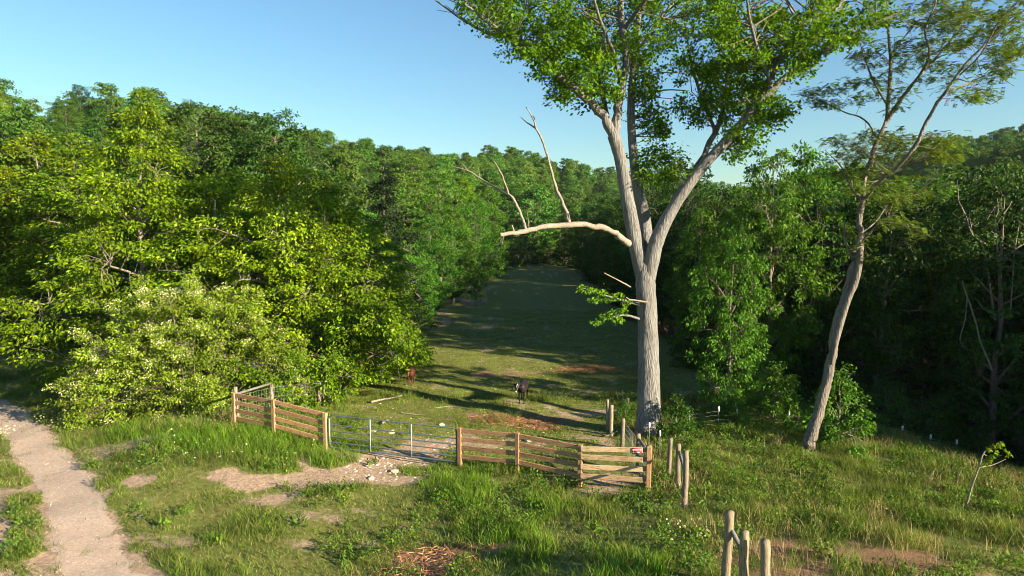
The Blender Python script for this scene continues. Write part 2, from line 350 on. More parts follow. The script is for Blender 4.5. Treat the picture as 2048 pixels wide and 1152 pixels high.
def pmask(x, y, L):
    m = np.zeros(np.shape(x))
    for px, py, rx, ry, s in L:
        q = ((x - px) / (rx * 1.25)) ** 2 + ((y - py) / (ry * 1.25)) ** 2
        m = np.maximum(m, s * np.exp(-q * 0.9))
    return m
def masks(x, y):
    nz = fbm(x / 0.9, y / 0.9, 21, 3)
    d1 = pdist(x, y, TRK); d2 = pdist(x, y, TRK2); d3 = pdist(x, y, SPUR)
    wide = 0.72 + 0.42 * sm((20 - y) / 5)
    road = np.maximum(sm((wide + 0.28 - d1 + nz * 0.55) / 0.5), 0.95 * sm((0.65 - d2 + nz * 0.8) / 0.5))
    spur = sm((0.80 + 0.35 * sm((x + 8.5) / 2.5) - d3 + nz * 1.3) / 0.7)
    bare = np.maximum(np.maximum(road, spur), np.clip(pmask(x, y, BARE) * 0.95 + (nz * 1.1 - 0.12) * (pmask(x, y, BARE) > 0.08), 0, 1))
    past = sm((nz - 0.12) / 0.35) * 0.55
    bare = np.maximum(bare, past * (y > 27) * (x < 9) * (x > -10))
    rust = np.clip(pmask(x, y, RUST) * 0.8 + (nz * 1.2 - 0.12) * (pmask(x, y, RUST) > 0.1), 0, 1)
    return bare, rust, road

# ------------------------------------------------------------------ ground sheet
def axis(lo, hi, dense_lo, dense_hi, fine, grow):
    a = list(np.arange(dense_lo, dense_hi, fine)); s = fine; v = a[-1]
    while v < hi: s *= grow; v += s; a.append(v)
    s = fine; v = a[0]; pre = []
    while v > lo: s *= grow; v -= s; pre.append(v)
    return np.array(pre[::-1] + a)
gx = axis(-1500, 1500, -20, 18, 0.14, 1.075); gy = axis(-300, 2200, 12.5, 38, 0.14, 1.06)
X, Y = np.meshgrid(gx, gy); nx, ny = len(gx), len(gy)
Z = H(X.ravel(), Y.ravel())
i = np.arange(ny - 1)[:, None] * nx; j = np.arange(nx - 1)
Fq = np.stack([i + j, i + j + 1, i + j + 1 + nx, i + j + nx], -1).reshape(-1, 4)
bare, rust, road = masks(X.ravel(), Y.ravel())
Z = Z - 0.05 * road
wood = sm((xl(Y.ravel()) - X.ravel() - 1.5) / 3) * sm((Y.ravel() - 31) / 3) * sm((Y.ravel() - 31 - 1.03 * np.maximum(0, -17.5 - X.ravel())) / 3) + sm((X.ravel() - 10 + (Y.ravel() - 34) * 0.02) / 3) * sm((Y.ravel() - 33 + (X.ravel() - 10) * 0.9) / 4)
gm, nt, b = newmat('ground')
at1 = nd(nt, 'ShaderNodeAttribute', attribute_name='bare'); at2 = nd(nt, 'ShaderNodeAttribute', attribute_name='rust'); at3 = nd(nt, 'ShaderNodeAttribute', attribute_name='wood')
tc = nd(nt, 'ShaderNodeTexCoord')
def noi(s, d=4.0, r=0.6):
    n = nd(nt, 'ShaderNodeTexNoise', Scale=s, Detail=d, Roughness=r); nt.links.new(tc.outputs['Object'], n.inputs['Vector']); return n.outputs[0]
def thr(att, noise, k=1.1, lo=0.36, hi=0.72):
    a = nd(nt, 'ShaderNodeMath', operation='MULTIPLY_ADD'); nt.links.new(noise, a.inputs[0]); a.inputs[1].default_value = k
    nt.links.new(att.outputs['Fac'], a.inputs[2])
    s = nd(nt, 'ShaderNodeMath', operation='SUBTRACT'); nt.links.new(a.outputs[0], s.inputs[0]); s.inputs[1].default_value = k * 0.5
    return ramp(nt, s.outputs[0], [(lo, 0.0), (hi, 1.0)]).outputs[0]
n_f, n_m, n_c, n_l = noi(28, 5, 0.7), noi(5.5), noi(1.1), noi(0.35)
grs = ramp(nt, n_m, [(0.3, (0.085, 0.095, 0.024)), (0.5, (0.150, 0.150, 0.042)), (0.72, (0.27, 0.22, 0.105))]).outputs[0]
grs = mixc(nt, ramp(nt, n_c, [(0.4, 0.0), (0.7, 0.7)]).outputs[0], grs, (0.140, 0.165, 0.036))
ear = ramp(nt, n_f, [(0.3, (0.24, 0.165, 0.110)), (0.55, (0.40, 0.285, 0.198)), (0.75, (0.52, 0.39, 0.285))]).outputs[0]
ear = mixc(nt, ramp(nt, n_l, [(0.4, 0.0), (0.65, 0.5)]).outputs[0], ear, (0.33, 0.235, 0.165))
v2 = nd(nt, 'ShaderNodeTexVoronoi', Scale=13.0); nt.links.new(tc.outputs['Object'], v2.inputs['Vector'])
ear = mixc(nt, 1.0, ear, ramp(nt, v2.outputs['Color'], [(0.1, 0.70), (0.6, 1.0), (0.95, 1.25)]).outputs[0], 'MULTIPLY')
rst = ramp(nt, n_f, [(0.3, (0.15, 0.085, 0.048)), (0.6, (0.30, 0.175, 0.100)), (0.8, (0.42, 0.28, 0.17))]).outputs[0]
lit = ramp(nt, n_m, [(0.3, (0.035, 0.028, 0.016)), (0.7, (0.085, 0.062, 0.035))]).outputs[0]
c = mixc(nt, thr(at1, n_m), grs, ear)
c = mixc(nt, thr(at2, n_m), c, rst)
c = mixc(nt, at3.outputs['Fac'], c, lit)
nt.links.new(c, b.inputs['Base Color']); b.inputs['Roughness'].default_value = 0.95; b.inputs['Specular IOR Level'].default_value = 0.1
bp = nd(nt, 'ShaderNodeBump', Strength=0.7, Distance=0.05); ad = nd(nt, 'ShaderNodeMath', operation='ADD')
nt.links.new(n_f, ad.inputs[0]); nt.links.new(n_m, ad.inputs[1]); nt.links.new(ad.outputs[0], bp.inputs['Height']); nt.links.new(bp.outputs[0], b.inputs['Normal'])
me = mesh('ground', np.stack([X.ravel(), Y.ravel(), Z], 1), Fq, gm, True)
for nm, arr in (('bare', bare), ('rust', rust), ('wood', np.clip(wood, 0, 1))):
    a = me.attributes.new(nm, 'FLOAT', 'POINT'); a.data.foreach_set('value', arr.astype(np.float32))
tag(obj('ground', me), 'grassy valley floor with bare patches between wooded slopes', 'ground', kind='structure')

# track sheet laid on the ground
def strip(name, L, hw, label, rng):
    n = len(L); T = nrm(np.gradient(L, axis=0)); S = np.stack([T[:, 1], -T[:, 0]], 1); k = 9
    u = np.linspace(-1, 1, k); V = np.zeros((n, k, 3))
    wj = hw * (1 + 0.28 * fbm(np.arange(n) * 0.35, np.zeros(n), 77)); wk = hw * (1 + 0.28 * fbm(np.arange(n) * 0.35, np.zeros(n), 91))
    for q, uu in enumerate(u):
        V[:, q, :2] = L + S * (uu * np.where(uu > 0, wj, wk))[:, None]
    z = H(V[..., 0].ravel(), V[..., 1].ravel()).reshape(n, k); _, _, rd = masks(V[..., 0].ravel(), V[..., 1].ravel())
    V[..., 2] = z - 0.05 * rd.reshape(n, k) + 0.012 * (1 - np.abs(u) ** 3) - 0.012 * (np.abs(u) > 0.95)
    i = np.arange(n - 1)[:, None] * k; j = np.arange(k - 1)
    F = np.stack([i + j, i + j + k, i + j + k + 1, i + j + 1], -1).reshape(-1, 4)
    return mesh(name, V.reshape(-1, 3), F, M['track'], True)
tm, nt, b = newmat('track'); M['track'] = tm; tc = nd(nt, 'ShaderNodeTexCoord')
n_f, n_m, n_l = noi(40, 5, 0.75), noi(9), noi(0.5)
vo = nd(nt, 'ShaderNodeTexVoronoi', Scale=26.0); nt.links.new(tc.outputs['Object'], vo.inputs['Vector'])
c = ramp(nt, n_f, [(0.28, (0.29, 0.220, 0.170)), (0.5, (0.46, 0.345, 0.265)), (0.75, (0.57, 0.45, 0.36))]).outputs[0]
c = mixc(nt, ramp(nt, n_m, [(0.45, 0.0), (0.75, 0.55)]).outputs[0], c, (0.33, 0.255, 0.20))
c = mixc(nt, ramp(nt, n_l, [(0.45, 0.0), (0.7, 0.5)]).outputs[0], c, (0.46, 0.37, 0.30))
v2 = nd(nt, 'ShaderNodeTexVoronoi', Scale=14.0); nt.links.new(tc.outputs['Object'], v2.inputs['Vector'])
c = mixc(nt, 1.0, c, ramp(nt, v2.outputs['Color'], [(0.15, 0.90), (0.6, 1.02), (0.95, 1.12)]).outputs[0], 'MULTIPLY')
nt.links.new(c, b.inputs['Base Color']); b.inputs['Roughness'].default_value = 0.95; b.inputs['Specular IOR Level'].default_value = 0.1
bp = nd(nt, 'ShaderNodeBump', Strength=0.6, Distance=0.03); ad = nd(nt, 'ShaderNodeMath', operation='ADD')
bp.inputs['Distance'].default_value = 0.055; nt.links.new(n_f, ad.inputs[0]); nt.links.new(vo.outputs[0], ad.inputs[1]); nt.links.new(ad.outputs[0], bp.inputs['Height']); nt.links.new(bp.outputs[0], b.inputs['Normal'])
rg = np.random.default_rng(3)
fine = crom([(a, b_, 0) for a, b_ in TRK], np.ones(len(TRK)), 4)[0][:, :2]
tag(obj('dirt_track', strip('dirt_track', fine, 0.82, '', rg)), 'pale gravel track curving past the wooded bank', 'track', kind='structure')

# ------------------------------------------------------------------ grass, weeds, straw, stones
def in_view(x, y, m=0.8): return np.abs(x) < y * m + 1.0
def scatter(rng, n, x0, x1, y0, y1):
    x = rng.uniform(x0, x1, n); y = rng.uniform(y0, y1, n)
    k = in_view(x, y); return x[k], y[k]
FENCE_TALL = [G(*p)[:2] for p in [(280, 860), (400, 880), (500, 890), (600, 905), (690, 905)]]
FRONT = [G(*p)[:2] for p in [(880, 955), (960, 985), (1060, 1020), (1000, 1070), (1120, 1110), (1250, 1130)]]
def tall_mask(x, y):
    a = sm((2.0 - pdist(x, y, FENCE_TALL)) / 1.3)
    f = sm((1.9 - pdist(x, y, FRONT)) / 1.4) * sm((fbm(x / 1.3, y / 1.3, 57) + 0.45) / 0.6)
    r = sm((x - 4.2 - (24 - y) * 0.05) / 2) * sm((y - 13) / 3) * 0.36
    return np.maximum(np.maximum(a, f), r), np.maximum(a, f)
def blades(rng, x, y, hgt, width, lean=0.5, seg2=True):
    n = len(x); z = H(x, y) - 0.02
    _, _, rd = masks(x, y); z = z - 0.05 * rd
    a = rng.uniform(0, 2 * np.pi, n); ln = lean * hgt * (0.3 + rng.random(n))
    dx, dy = np.cos(a) * ln, np.sin(a) * ln
    b2 = rng.uniform(0, 2 * np.pi, n); sx, sy = np.cos(b2) * width / 2, np.sin(b2) * width / 2
    B = np.stack([x, y, z], 1)
    S = np.stack([sx, sy, np.zeros(n)], 1)
    m = B + np.stack([dx * 0.35, dy * 0.35, hgt * 0.6], 1); t = B + np.stack([dx, dy, hgt], 1)
    V = np.stack([B - S, B + S, m + S * 0.8, m - S * 0.8, t], 1).reshape(-1, 3)
    k = np.arange(n)[:, None] * 5
    return V, np.concatenate([k + [0, 1, 2], k + [0, 2, 3], k + [3, 2, 4]], 1).reshape(-1, 3)
def tufts(rng, x, y, per, spread):
    n = len(x); X_ = np.repeat(x, per) + rng.normal(size=n * per) * spread; Y_ = np.repeat(y, per) + rng.normal(size=n * per) * spread
    return X_, Y_
rng = np.random.default_rng(11)
# meadow grass on the verge and slope
x, y = scatter(rng, 72000, -30, 22, 12.5, 40)
br, ru, rd = masks(x, y); tm_, lush = tall_mask(x, y)
pasture = 1.0 * (y > 33) * (x > -16) + sm((x + 7 + (24.4 - y) * 1.5) / 1) * sm((4.4 - x) / 1) * ((y - (24.2 - (x + 1.8) * 0.62)) > 0)
keep = (rng.random(len(x)) > np.clip(br * 1.15 + ru * 1.1, 0, 0.97)) & (pasture < 0.5) & (rng.random(len(x)) < 0.26 + 0.7 * tm_ + 0.7 * (fbm(x / 1.1, y / 1.1, 31) > 0.05))
x, y, tm_, lush = x[keep], y[keep], tm_[keep], lush[keep]
isl = rng.random(len(x)) < lush * 0.62
def grass_obj(name, label, mat, xs, ys, hs, per, spread, wd, lean):
    X_, Y_ = tufts(rng, xs, ys, per, spread); hh = np.repeat(hs, per) * (0.45 + 0.75 * rng.random(len(X_)))
    V, F = blades(rng, X_, Y_, hh, wd * (0.7 + 0.6 * rng.random(len(X_))), lean)
    return tag(obj(name, mesh(name, V, F, mat)), label, 'grass', kind='stuff')
nh = np.clip(1 + 0.9 * fbm(x / 2.2, y / 2.2, 41) + 0.9 * vnoise(x / 0.55, y / 0.55, 44), 0.3, 2)
grass_obj('meadow_grass', 'patchy green grass on the verge and the right slope', M['grass'], x[~isl], y[~isl], (0.15 + 0.20 * tm_[~isl] + 0.10 * (fbm(x[~isl] / 1.1, y[~isl] / 1.1, 31) > 0.05)) * nh[~isl], 7, 0.09, 0.012, 0.8)
grass_obj('tall_grass', 'lush tall grass along the board fences', M['grass_lush'], x[isl], y[isl], (0.30 * lush[isl] + 0.08) * nh[isl], 12, 0.11, 0.012, 0.6)
# short turf that covers the verge between the tufts
x, y = scatter(rng, 460000, -36, 22, 12.5, 50)
br, ru, rd = masks(x, y)
keep = (rng.random(len(x)) > np.clip(br * 1.1 + ru * 1.3, 0, 0.985)) & (rng.random(len(x)) < np.minimum(1, (19 / y) ** 1.5)) & ~((y - (24.6 - (x + 1.8) * 0.62) > 0) & (x > -11.5) & (x < 4.4)) & ((y < 36) | (x < -14))
x, y = x[keep], y[keep]; n_ = len(x); hh = (0.035 + 0.06 * rng.random(n_)) * (1 + 0.8 * fbm(x / 1.1, y / 1.1, 47)); a = rng.uniform(0, 6.283, n_); b_ = rng.uniform(0, 6.283, n_); z = H(x, y) - 0.05 * rd[keep] - 0.005
Bz = np.stack([x, y, z], 1); Sd = np.stack([np.cos(b_), np.sin(b_), 0 * b_], 1) * 0.011; Tp = Bz + np.stack([np.cos(a) * hh * 0.8, np.sin(a) * hh * 0.8, hh], 1)
tag(obj('turf', mesh('turf', np.stack([Bz - Sd, Bz + Sd, Tp], 1).reshape(-1, 3), np.arange(n_ * 3).reshape(-1, 3), M['grass_short'])), 'short turf covering the verge between the taller tufts', 'grass', kind='stuff')
# grazed pasture
x, y = scatter(rng, 110000, -12, 10, 23, 62)
br, ru, rd = masks(x, y)
past2 = ((y - (24.6 - (x + 1.8) * 0.62)) > 0) & (x > xl(y) - 1) & (x < 9)
keep = past2 & (rng.random(len(x)) > np.clip(br * 0.8 + ru * 0.9, 0, 0.95)) & (rng.random(len(x)) < (30 / y) ** 1.2)
x, y = x[keep], y[keep]
grass_obj('pasture_grass', 'short grazed pasture grass behind the gate', M['grass_short'], x, y, 0.055 * (1 + fbm(x / 1.7, y / 1.7, 51)) + 0.02, 3, 0.06, 0.02, 1.1)
# dry straw stalks on the right slope and by the shrub
x, y = scatter(rng, 5200, 4.5, 20, 13, 32)
keep = (fbm(x / 1.8, y / 1.8, 61) > 0.10) | (rng.random(len(x)) < 0.08)
x, y = x[keep], y[keep]
x2, y2 = (np.array([G(px, py)[:2] for px, py in zip(rng.uniform(270, 470, 260), rng.uniform(825, 865, 260))]).T)
xs = np.concatenate([x, x2]); ys = np.concatenate([y, y2])
X_, Y_ = tufts(rng, xs, ys, 3, 0.12)
V, F = blades(rng, X_, Y_, 0.2 + 0.35 * rng.random(len(X_)), 0.008 + 0.003 * rng.random(len(X_)), 0.55)
tag(obj('dry_stalks', mesh('dry_stalks', V, F, M['straw'])), 'thin tan dead stalks standing among the grass', 'dry grass', kind='stuff')
# broad-leaved weeds
x, y = scatter(rng, 8600, -16, 22, 12.5, 32)
br, ru, rd = masks(x, y)
keep = (br < 0.4) & (ru < 0.5) & ((y - (24.2 - (x + 1.8) * 0.62)) * (x < 4.4) * (x > -12) <= 0) & (fbm(x / 1.9, y / 1.9, 71) > 0.08 - 0.2 * (x > 5))
x, y = x[keep], y[keep]
cen = np.stack([x, y, H(x, y) + 0.10 + 0.12 * rng.random(len(x))], 1)
V, F = clump_leaves(rng, cen, 0.14 + 0.12 * rng.random(len(x)), np.tile([0, 0, 0.4], (len(x), 1)), 20, 0.085, 0.5, 0.8, 0.0, 1.0)
tag(obj('weeds', mesh('weeds', V, F, M['weed'])), 'low broad-leaved weeds among the grass', 'weeds', kind='stuff')
dk = np.array([G(px, py) for px, py in [(330, 1050), (350, 1042), (545, 1042), (560, 1050), (600, 1048), (740, 938), (755, 930), (480, 1120), (700, 1130), (1060, 1110), (620, 985), (400, 1000), (1330, 1020), (1300, 1090), (1180, 1065), (1210, 1050), (1420, 1075), (1600, 1060), (1700, 1030), (1550, 960), (1650, 940), (1800, 1000), (1850, 1060), (560, 1140), (440, 1085)]])
dk = dk[::2]; dk = np.repeat(dk, 2, 0) + rng.normal(size=(len(dk) * 2, 3)) * [0.15, 0.15, 0.0]; dk[:, 2] = H(dk[:, 0], dk[:, 1]) + 0.12
V, F = clump_leaves(rng, dk, np.full(len(dk), 0.24), np.tile([0, 0, 0.7], (len(dk), 1)), 13, 0.18, 0.36, 0.6, 0.1, 1.0)
tag(obj('dock_weeds', mesh('dock_weeds', V, F, M['weed'])), 'clumps of long broad leaved dock in the verge', 'weeds', kind='stuff')
# small white flowers in the grass
fl = [G(px, py) for px, py in zip(rng.uniform(330, 640, 40), rng.uniform(870, 930, 40))] + [G(px, py) for px, py in zip(rng.uniform(70, 140, 40), rng.uniform(835, 855, 40))] + [G(px, py) for px, py in zip(rng.uniform(1330, 1420, 16), rng.uniform(1050, 1110, 16))] + [G(px, py) for px, py in zip(rng.uniform(0, 30, 16), rng.uniform(865, 880, 16))]
fl = np.array(fl); fl[:, 2] += 0.25 * rng.random(len(fl)) + 0.12
V, F = clump_leaves(rng, fl, np.full(len(fl), 0.035), np.tile([0, 0, 0.2], (len(fl), 1)), 4, 0.05, 0.9, 0.6, 0, 1)
tag(obj('wildflowers', mesh('wildflowers', V, F, M['blossom'])), 'tiny white flowers dotted through the tall grass', 'flowers', kind='stuff')
# rust-coloured old hay
hp = []
for px, py, rx, ry, s in RUST[:4] + RUST[12:14]:
    n = int((900 if py > 20 else 380) * rx * ry) + 60; hp.append(np.stack([px + rng.normal(size=n) * rx * 0.55, py + rng.normal(size=n) * ry * 0.55], 1))
hp = np.concatenate(hp); C = np.column_stack([hp, H(hp[:, 0], hp[:, 1]) + 0.02 + 0.06 * rng.random(len(hp))])
A = nrm(rng.normal(size=C.shape) * [1, 1, 0.25]); L_ = 0.12 + 0.22 * rng.random(len(C))
V, F = leaf_geo(C, A, nrm(rng.normal(size=C.shape) * 0.5 + [0, 0, 1]), L_, 0.018, 0.05, 0.05)
tag(obj('old_hay', mesh('old_hay', V, F, M['hay'])), 'rust brown trampled hay spread on the pasture', 'hay', kind='stuff')

def rock_mesh(rng, name):
    bm = bmesh.new(); bmesh.ops.create_icosphere(bm, subdivisions=1, radius=1)
    for v in bm.verts: v.co *= 0.75 + 0.5 * rng.random(); v.co.z *= 0.55
    m = bpy.data.meshes.new(name); bm.to_mesh(m); bm.free(); m.materials.append(M['rock']); return m
RM = [rock_mesh(rng, 'rock') for _ in range(5)]
# gravel: loose stones along the track and the spur
g = Geo(); ico = [(np.array([v.co[:] for v in m.vertices]), np.array([p.vertices[:] for p in m.polygons])) for m in RM]
def stone(p, s):
    V, F = ico[rng.integers(5)]; a = rng.uniform(0, 6.28); Rz = np.array([[math.cos(a), -math.sin(a), 0], [math.sin(a), math.cos(a), 0], [0, 0, 1]])
    g.add((V * s) @ Rz.T + p, F)
for _ in range(1300):
    L, hw = (TRK, 1.25) if rng.random() < 0.62 else (SPUR, 0.75)
    q = L[rng.integers(4 if L is TRK else 2, int(len(L) * (0.75 if L is TRK else 1)))] + rng.normal(size=2) * hw * 0.55
    stone(np.array([q[0], q[1], h1(q[0], q[1]) - 0.035]), 0.010 + 0.020 * rng.random() ** 2)
for _ in range(420):
    q = G(rng.uniform(690, 850), rng.uniform(915, 962)); stone(np.array([q[0], q[1], q[2] - 0.02]), 0.03 + 0.06 * rng.random() ** 2)
for _ in range(260):
    q = G(rng.uniform(850, 1120), rng.uniform(865, 900)); stone(np.array([q[0], q[1], q[2] - 0.01]), 0.02 + 0.05 * rng.random() ** 2)
for _ in range(200):
    q = G(rng.uniform(760, 1250), rng.uniform(640, 840)); stone(np.array([q[0], q[1], q[2]]), 0.02 + 0.05 * rng.random() ** 2)
tag(obj('gravel', g.mesh('gravel', M['rock'])), 'loose pale stones on the track and in front of the gate', 'gravel', kind='stuff')
for k, (px, py, s, lab) in enumerate([(747, 863, .15, 'pale block of rock just behind the first gate upright'), (783, 866, .19, 'large pale rock seen through the middle of the metal gate'),
        (884, 851, .16, 'pale rock behind the top right corner of the metal gate'), (1058, 882, .17, 'white rock behind the second panel of the right board fence'),
        (578, 823, .13, 'pale rock seen between boards of the left fence'), (790, 944, .16, 'pale rock in the stony dip before the gate'), (742, 958, .15, 'pale rock at the lower edge of the stony spur')]):
    p = G(px, py); o = obj('limestone_rock', RM[k % 5], None, (p[0], p[1], p[2] + s * 0.2)); o.scale = (s, s * 0.9, s * 0.9); o.rotation_euler = (0, 0, k * 1.3)
    tag(o, lab, 'rock', 'pale rocks by the gate')
def stick(pix, r, label, z=0.03, mat='bark_dead'):
    pts = np.array([G(*p) for p in pix]); pts[:, 2] += z; g = Geo(); c0 = pts[0].copy()
    tube(g, pts - c0, np.linspace(r, r * 0.6, len(pts)), 6, 3, 0.3, rng)
    tag(obj('fallen_branch', g.mesh('fallen_branch', M[mat], True), None, c0), label, 'branch')
stick([(742, 808), (765, 803), (785, 800), (804, 795)], 0.055, 'long bleached branch lying on the pasture behind the gate', 0.1)
stick([(763, 852), (770, 847), (777, 845)], 0.05, 'short stubby stick lying behind the middle of the gate', 0.1)
stick([(802, 828), (825, 831), (850, 833)], 0.025, 'thin pale stick lying flat on the pasture', 0.06)
stick([(1190, 870), (1215, 877), (1238, 866)], 0.03, 'forked brushwood lying by the round fence posts', 0.12, 'bark')
stick([(870, 818), (905, 815), (940, 822)], 0.02, 'thin straw coloured stick beside the hay', 0.05)

# ------------------------------------------------------------------ trees
def attach(rng, g, cen, nodes, nrad, r=0.02, seg=3, sag=0.15):
    "twigs from the nearest limb points to the clump centres"
    nodes = np.asarray(nodes)
    for c in cen:
        d = np.linalg.norm(nodes - c, axis=1) + 0.6 * np.maximum(0, nodes[:, 2] - c[2]); k = int(np.argmin(d)); a = nodes[k]; L = np.linalg.norm(c - a)
        rr = min(r * (0.6 + L * 0.35), nrad[k] * 0.7)
        mid = (a + c) / 2 + rng.normal(size=3) * 0.08 * L + np.array([0, 0, sag * L])
        tube(g, [a, mid, c], [rr, rr * 0.75, rr * 0.3], seg)
def gen_tree(seed, h, r0, cb, cr, prof, ncl, nlf, L, clr, nlimb=12, lean=(0, 0), flat=0.55, droop=0.35, ratio=0.5, inner=0.3, wob=0.3, barkm='bark', leafm='leaf_green', seg=7, twig=0.02, up=0.5, fork=0):
    rng = np.random.default_rng(seed); g = Geo()
    n = 8; t = np.linspace(0, 1, n); tp = np.zeros((n, 3))
    tp[:, 0] = lean[0] * h * t ** 1.5 + np.cumsum(rng.normal(size=n)) * wob * 0.25; tp[:, 1] = lean[1] * h * t ** 1.5 + np.cumsum(rng.normal(size=n)) * wob * 0.25
    tp[0, :2] = 0; tp[:, 2] = t * h * 0.93 - 0.2
    rad = r0 * (1 - 0.9 * t) + 0.01; rad[0] *= 1.35
    pts, rr = crom(tp, rad, 3); tube(g, tp, rad, seg, 3, 0.15, rng)
    nodes = [p for p, z in zip(pts, pts[:, 2]) if z > cb * 0.8]; nr = [r for r, z in zip(rr, pts[:, 2]) if z > cb * 0.8]
    ph = rng.random() * 6.28
    lob = rng.random(8) * 6.28
    def Rad(tt, az):
        return cr * prof(tt) * (0.82 + 0.16 * np.sin(2 * az + lob[0] + 3 * tt) + 0.14 * np.sin(3 * az + lob[1] - 5 * tt) + 0.12 * np.sin(5 * az + lob[2] + 9 * tt) + 0.10 * np.sin(13 * tt + lob[3]))
    for k in range(nlimb):
        tt = (k + 0.5) / nlimb; zt = cb + (h - cb) * tt * 0.95; az = ph + k * 2.4 + rng.normal() * 0.3
        ln = max(0.4, float(Rad(tt, az))) * (0.75 + 0.25 * rng.random())
        z0 = max(cb * 0.6, zt - ln * up); i0 = int(np.argmin(np.abs(pts[:, 2] - z0))); a = pts[i0]
        e = np.array([tp[-1, 0] * tt + math.cos(az) * ln, tp[-1, 1] * tt + math.sin(az) * ln, zt])
        P_ = [a + (e - a) * s + np.array([0, 0, 0.18 * ln * math.sin(s * 3.14)]) + rng.normal(size=3) * 0.06 * ln * (0 < s < 1) for s in (0, .3, .6, .85, 1)]
        r_ = min(rr[i0] * 0.6, 0.035 + 0.028 * ln); R_ = np.linspace(r_, 0.012, 5)
        tube(g, P_, R_, 5, 2, 0.15, rng)
        q, qr = crom(P_, R_, 3); nodes += list(q[2:]); nr += list(qr[2:])
    tt = rng.random(ncl * 3); az = rng.uniform(0, 6.283, ncl * 3)
    wgt = np.maximum(0.08, prof(tt)); kp = rng.random(ncl * 3) < wgt / wgt.max(); tt, az = tt[kp][:ncl], az[kp][:ncl]
    rho = np.sqrt(inner + (1 - inner) * rng.random(len(tt))) * Rad(tt, az)
    ax = np.interp(tt * (h - cb) + cb, pts[:, 2], pts[:, 0]); ay = np.interp(tt * (h - cb) + cb, pts[:, 2], pts[:, 1])
    cen = np.stack([ax + np.cos(az) * rho, ay + np.sin(az) * rho, cb + (h - cb) * tt - 0.12 * rho * (1 - tt)], 1)
    out = nrm(np.stack([np.cos(az), np.sin(az), 0.1 + 0 * az], 1))
    attach(rng, g, cen, nodes, nr, twig)
    cr_ = clr * (0.6 + 0.8 * rng.random(len(cen)))
    V, F = clump_leaves(rng, cen, cr_, out, nlf, L, ratio, flat, droop)
    return g.mesh('trunk', M[barkm], True), mesh('crown', V, F, M[leafm])
broad = lambda t: np.sin(np.pi * np.clip(0.10 + 0.86 * t, 0, 1)) ** 0.65
tower = lambda t: np.clip(0.55 + 0.45 * np.sin(np.pi * np.clip(t + 0.1, 0, 1)), 0, 1) * np.clip((1.02 - t) / 0.3, 0, 1) ** 0.6
cone = lambda t: np.clip(1.0 - t, 0.02, 1) ** 0.85
skirt = lambda t: np.clip(1.02 - t ** 1.7, 0.03, 1)
TY = [gen_tree(101, 13, 0.17, 1.2, 4.6, skirt, 430, 105, 0.175, 0.68, 22, barkm='bark_limb', leafm='leaf_yellow', flat=0.42, droop=0.55, ratio=0.46),
      gen_tree(102, 11, 0.15, 1.0, 3.8, skirt, 380, 105, 0.165, 0.64, 20, barkm='bark_limb', leafm='leaf_spring', flat=0.45, droop=0.5, ratio=0.5),
      gen_tree(103, 12, 0.17, 0.8, 4.2, tower, 400, 105, 0.165, 0.66, 22, barkm='bark_limb', leafm='leaf_yellow', flat=0.5, droop=0.5)]
TG = [gen_tree(201, 13, 0.18, 1.5, 4.2, broad, 300, 60, 0.22, 0.62, 18, leafm='leaf_green'),
      gen_tree(202, 12, 0.16, 1.0, 3.6, tower, 280, 60, 0.22, 0.6, 18, leafm='leaf_green'),
      gen_tree(203, 14, 0.2, 2.4, 4.4, broad, 280, 60, 0.23, 0.66, 16, leafm='leaf_dark')]
TC = gen_tree(301, 11, 0.16, 0.6, 3.0, cone, 300, 60, 0.20, 0.5, 26, leafm='leaf_conifer', flat=0.4, droop=0.3, ratio=0.3, up=-0.1)
TF = [gen_tree(401 + k, 13, 0.18, 2.0, (4.0, 4.6, 3.6)[k], broad, 150, 56, 0.36, 0.85, 8, leafm='leaf_hill', seg=5, twig=0.03, ratio=0.6) for k in range(3)]
TS = [gen_tree(501, 2.6, 0.04, 0.1, 1.5, skirt, 90, 46, 0.13, 0.32, 12, leafm='leaf_green', wob=0.15, seg=4, twig=0.012),
      gen_tree(502, 2.0, 0.03, 0.05, 1.2, broad, 80, 46, 0.12, 0.30, 12, leafm='leaf_spring', wob=0.15, seg=4, twig=0.012),
      gen_tree(503, 2.4, 0.04, 0.1, 1.7, skirt, 90, 46, 0.14, 0.34, 12, leafm='leaf_dark', wob=0.15, seg=4, twig=0.012)]
def put(arch, base_h, name, x, y, h, rot, label, cat, group=None, wide=1.0, dz=-0.1):
    s = h / base_h
    o = empty(name, (x, y, h1(x, y) + dz), label, cat, group); o.rotation_euler.z = rot; o.scale = (s * wide, s * wide, s)
    obj('trunk', arch[0], o); obj('crown', arch[1], o); return o
HT = {id(TY[0]): 13, id(TY[1]): 11, id(TY[2]): 12, id(TG[0]): 13, id(TG[1]): 12, id(TG[2]): 14, id(TC): 11, id(TS[0]): 2.6, id(TS[1]): 2.0, id(TS[2]): 2.4}
for a in TF: HT[id(a)] = 13
def tree_at(arch, px, d, top, rot, label, wide=1.0, name='broadleaf_tree', cat='tree', group=None):
    "a tree whose trunk stands d metres off and whose tip reaches height top of the view"
    x = (px - 1024) / FPX * d; y = d; ztop = CAM_Z + (450 - top) / FPX * d
    return put(arch, HT[id(arch)], name, x, y, max(1.5, ztop - h1(x, y)), rot, label, cat, group, wide)
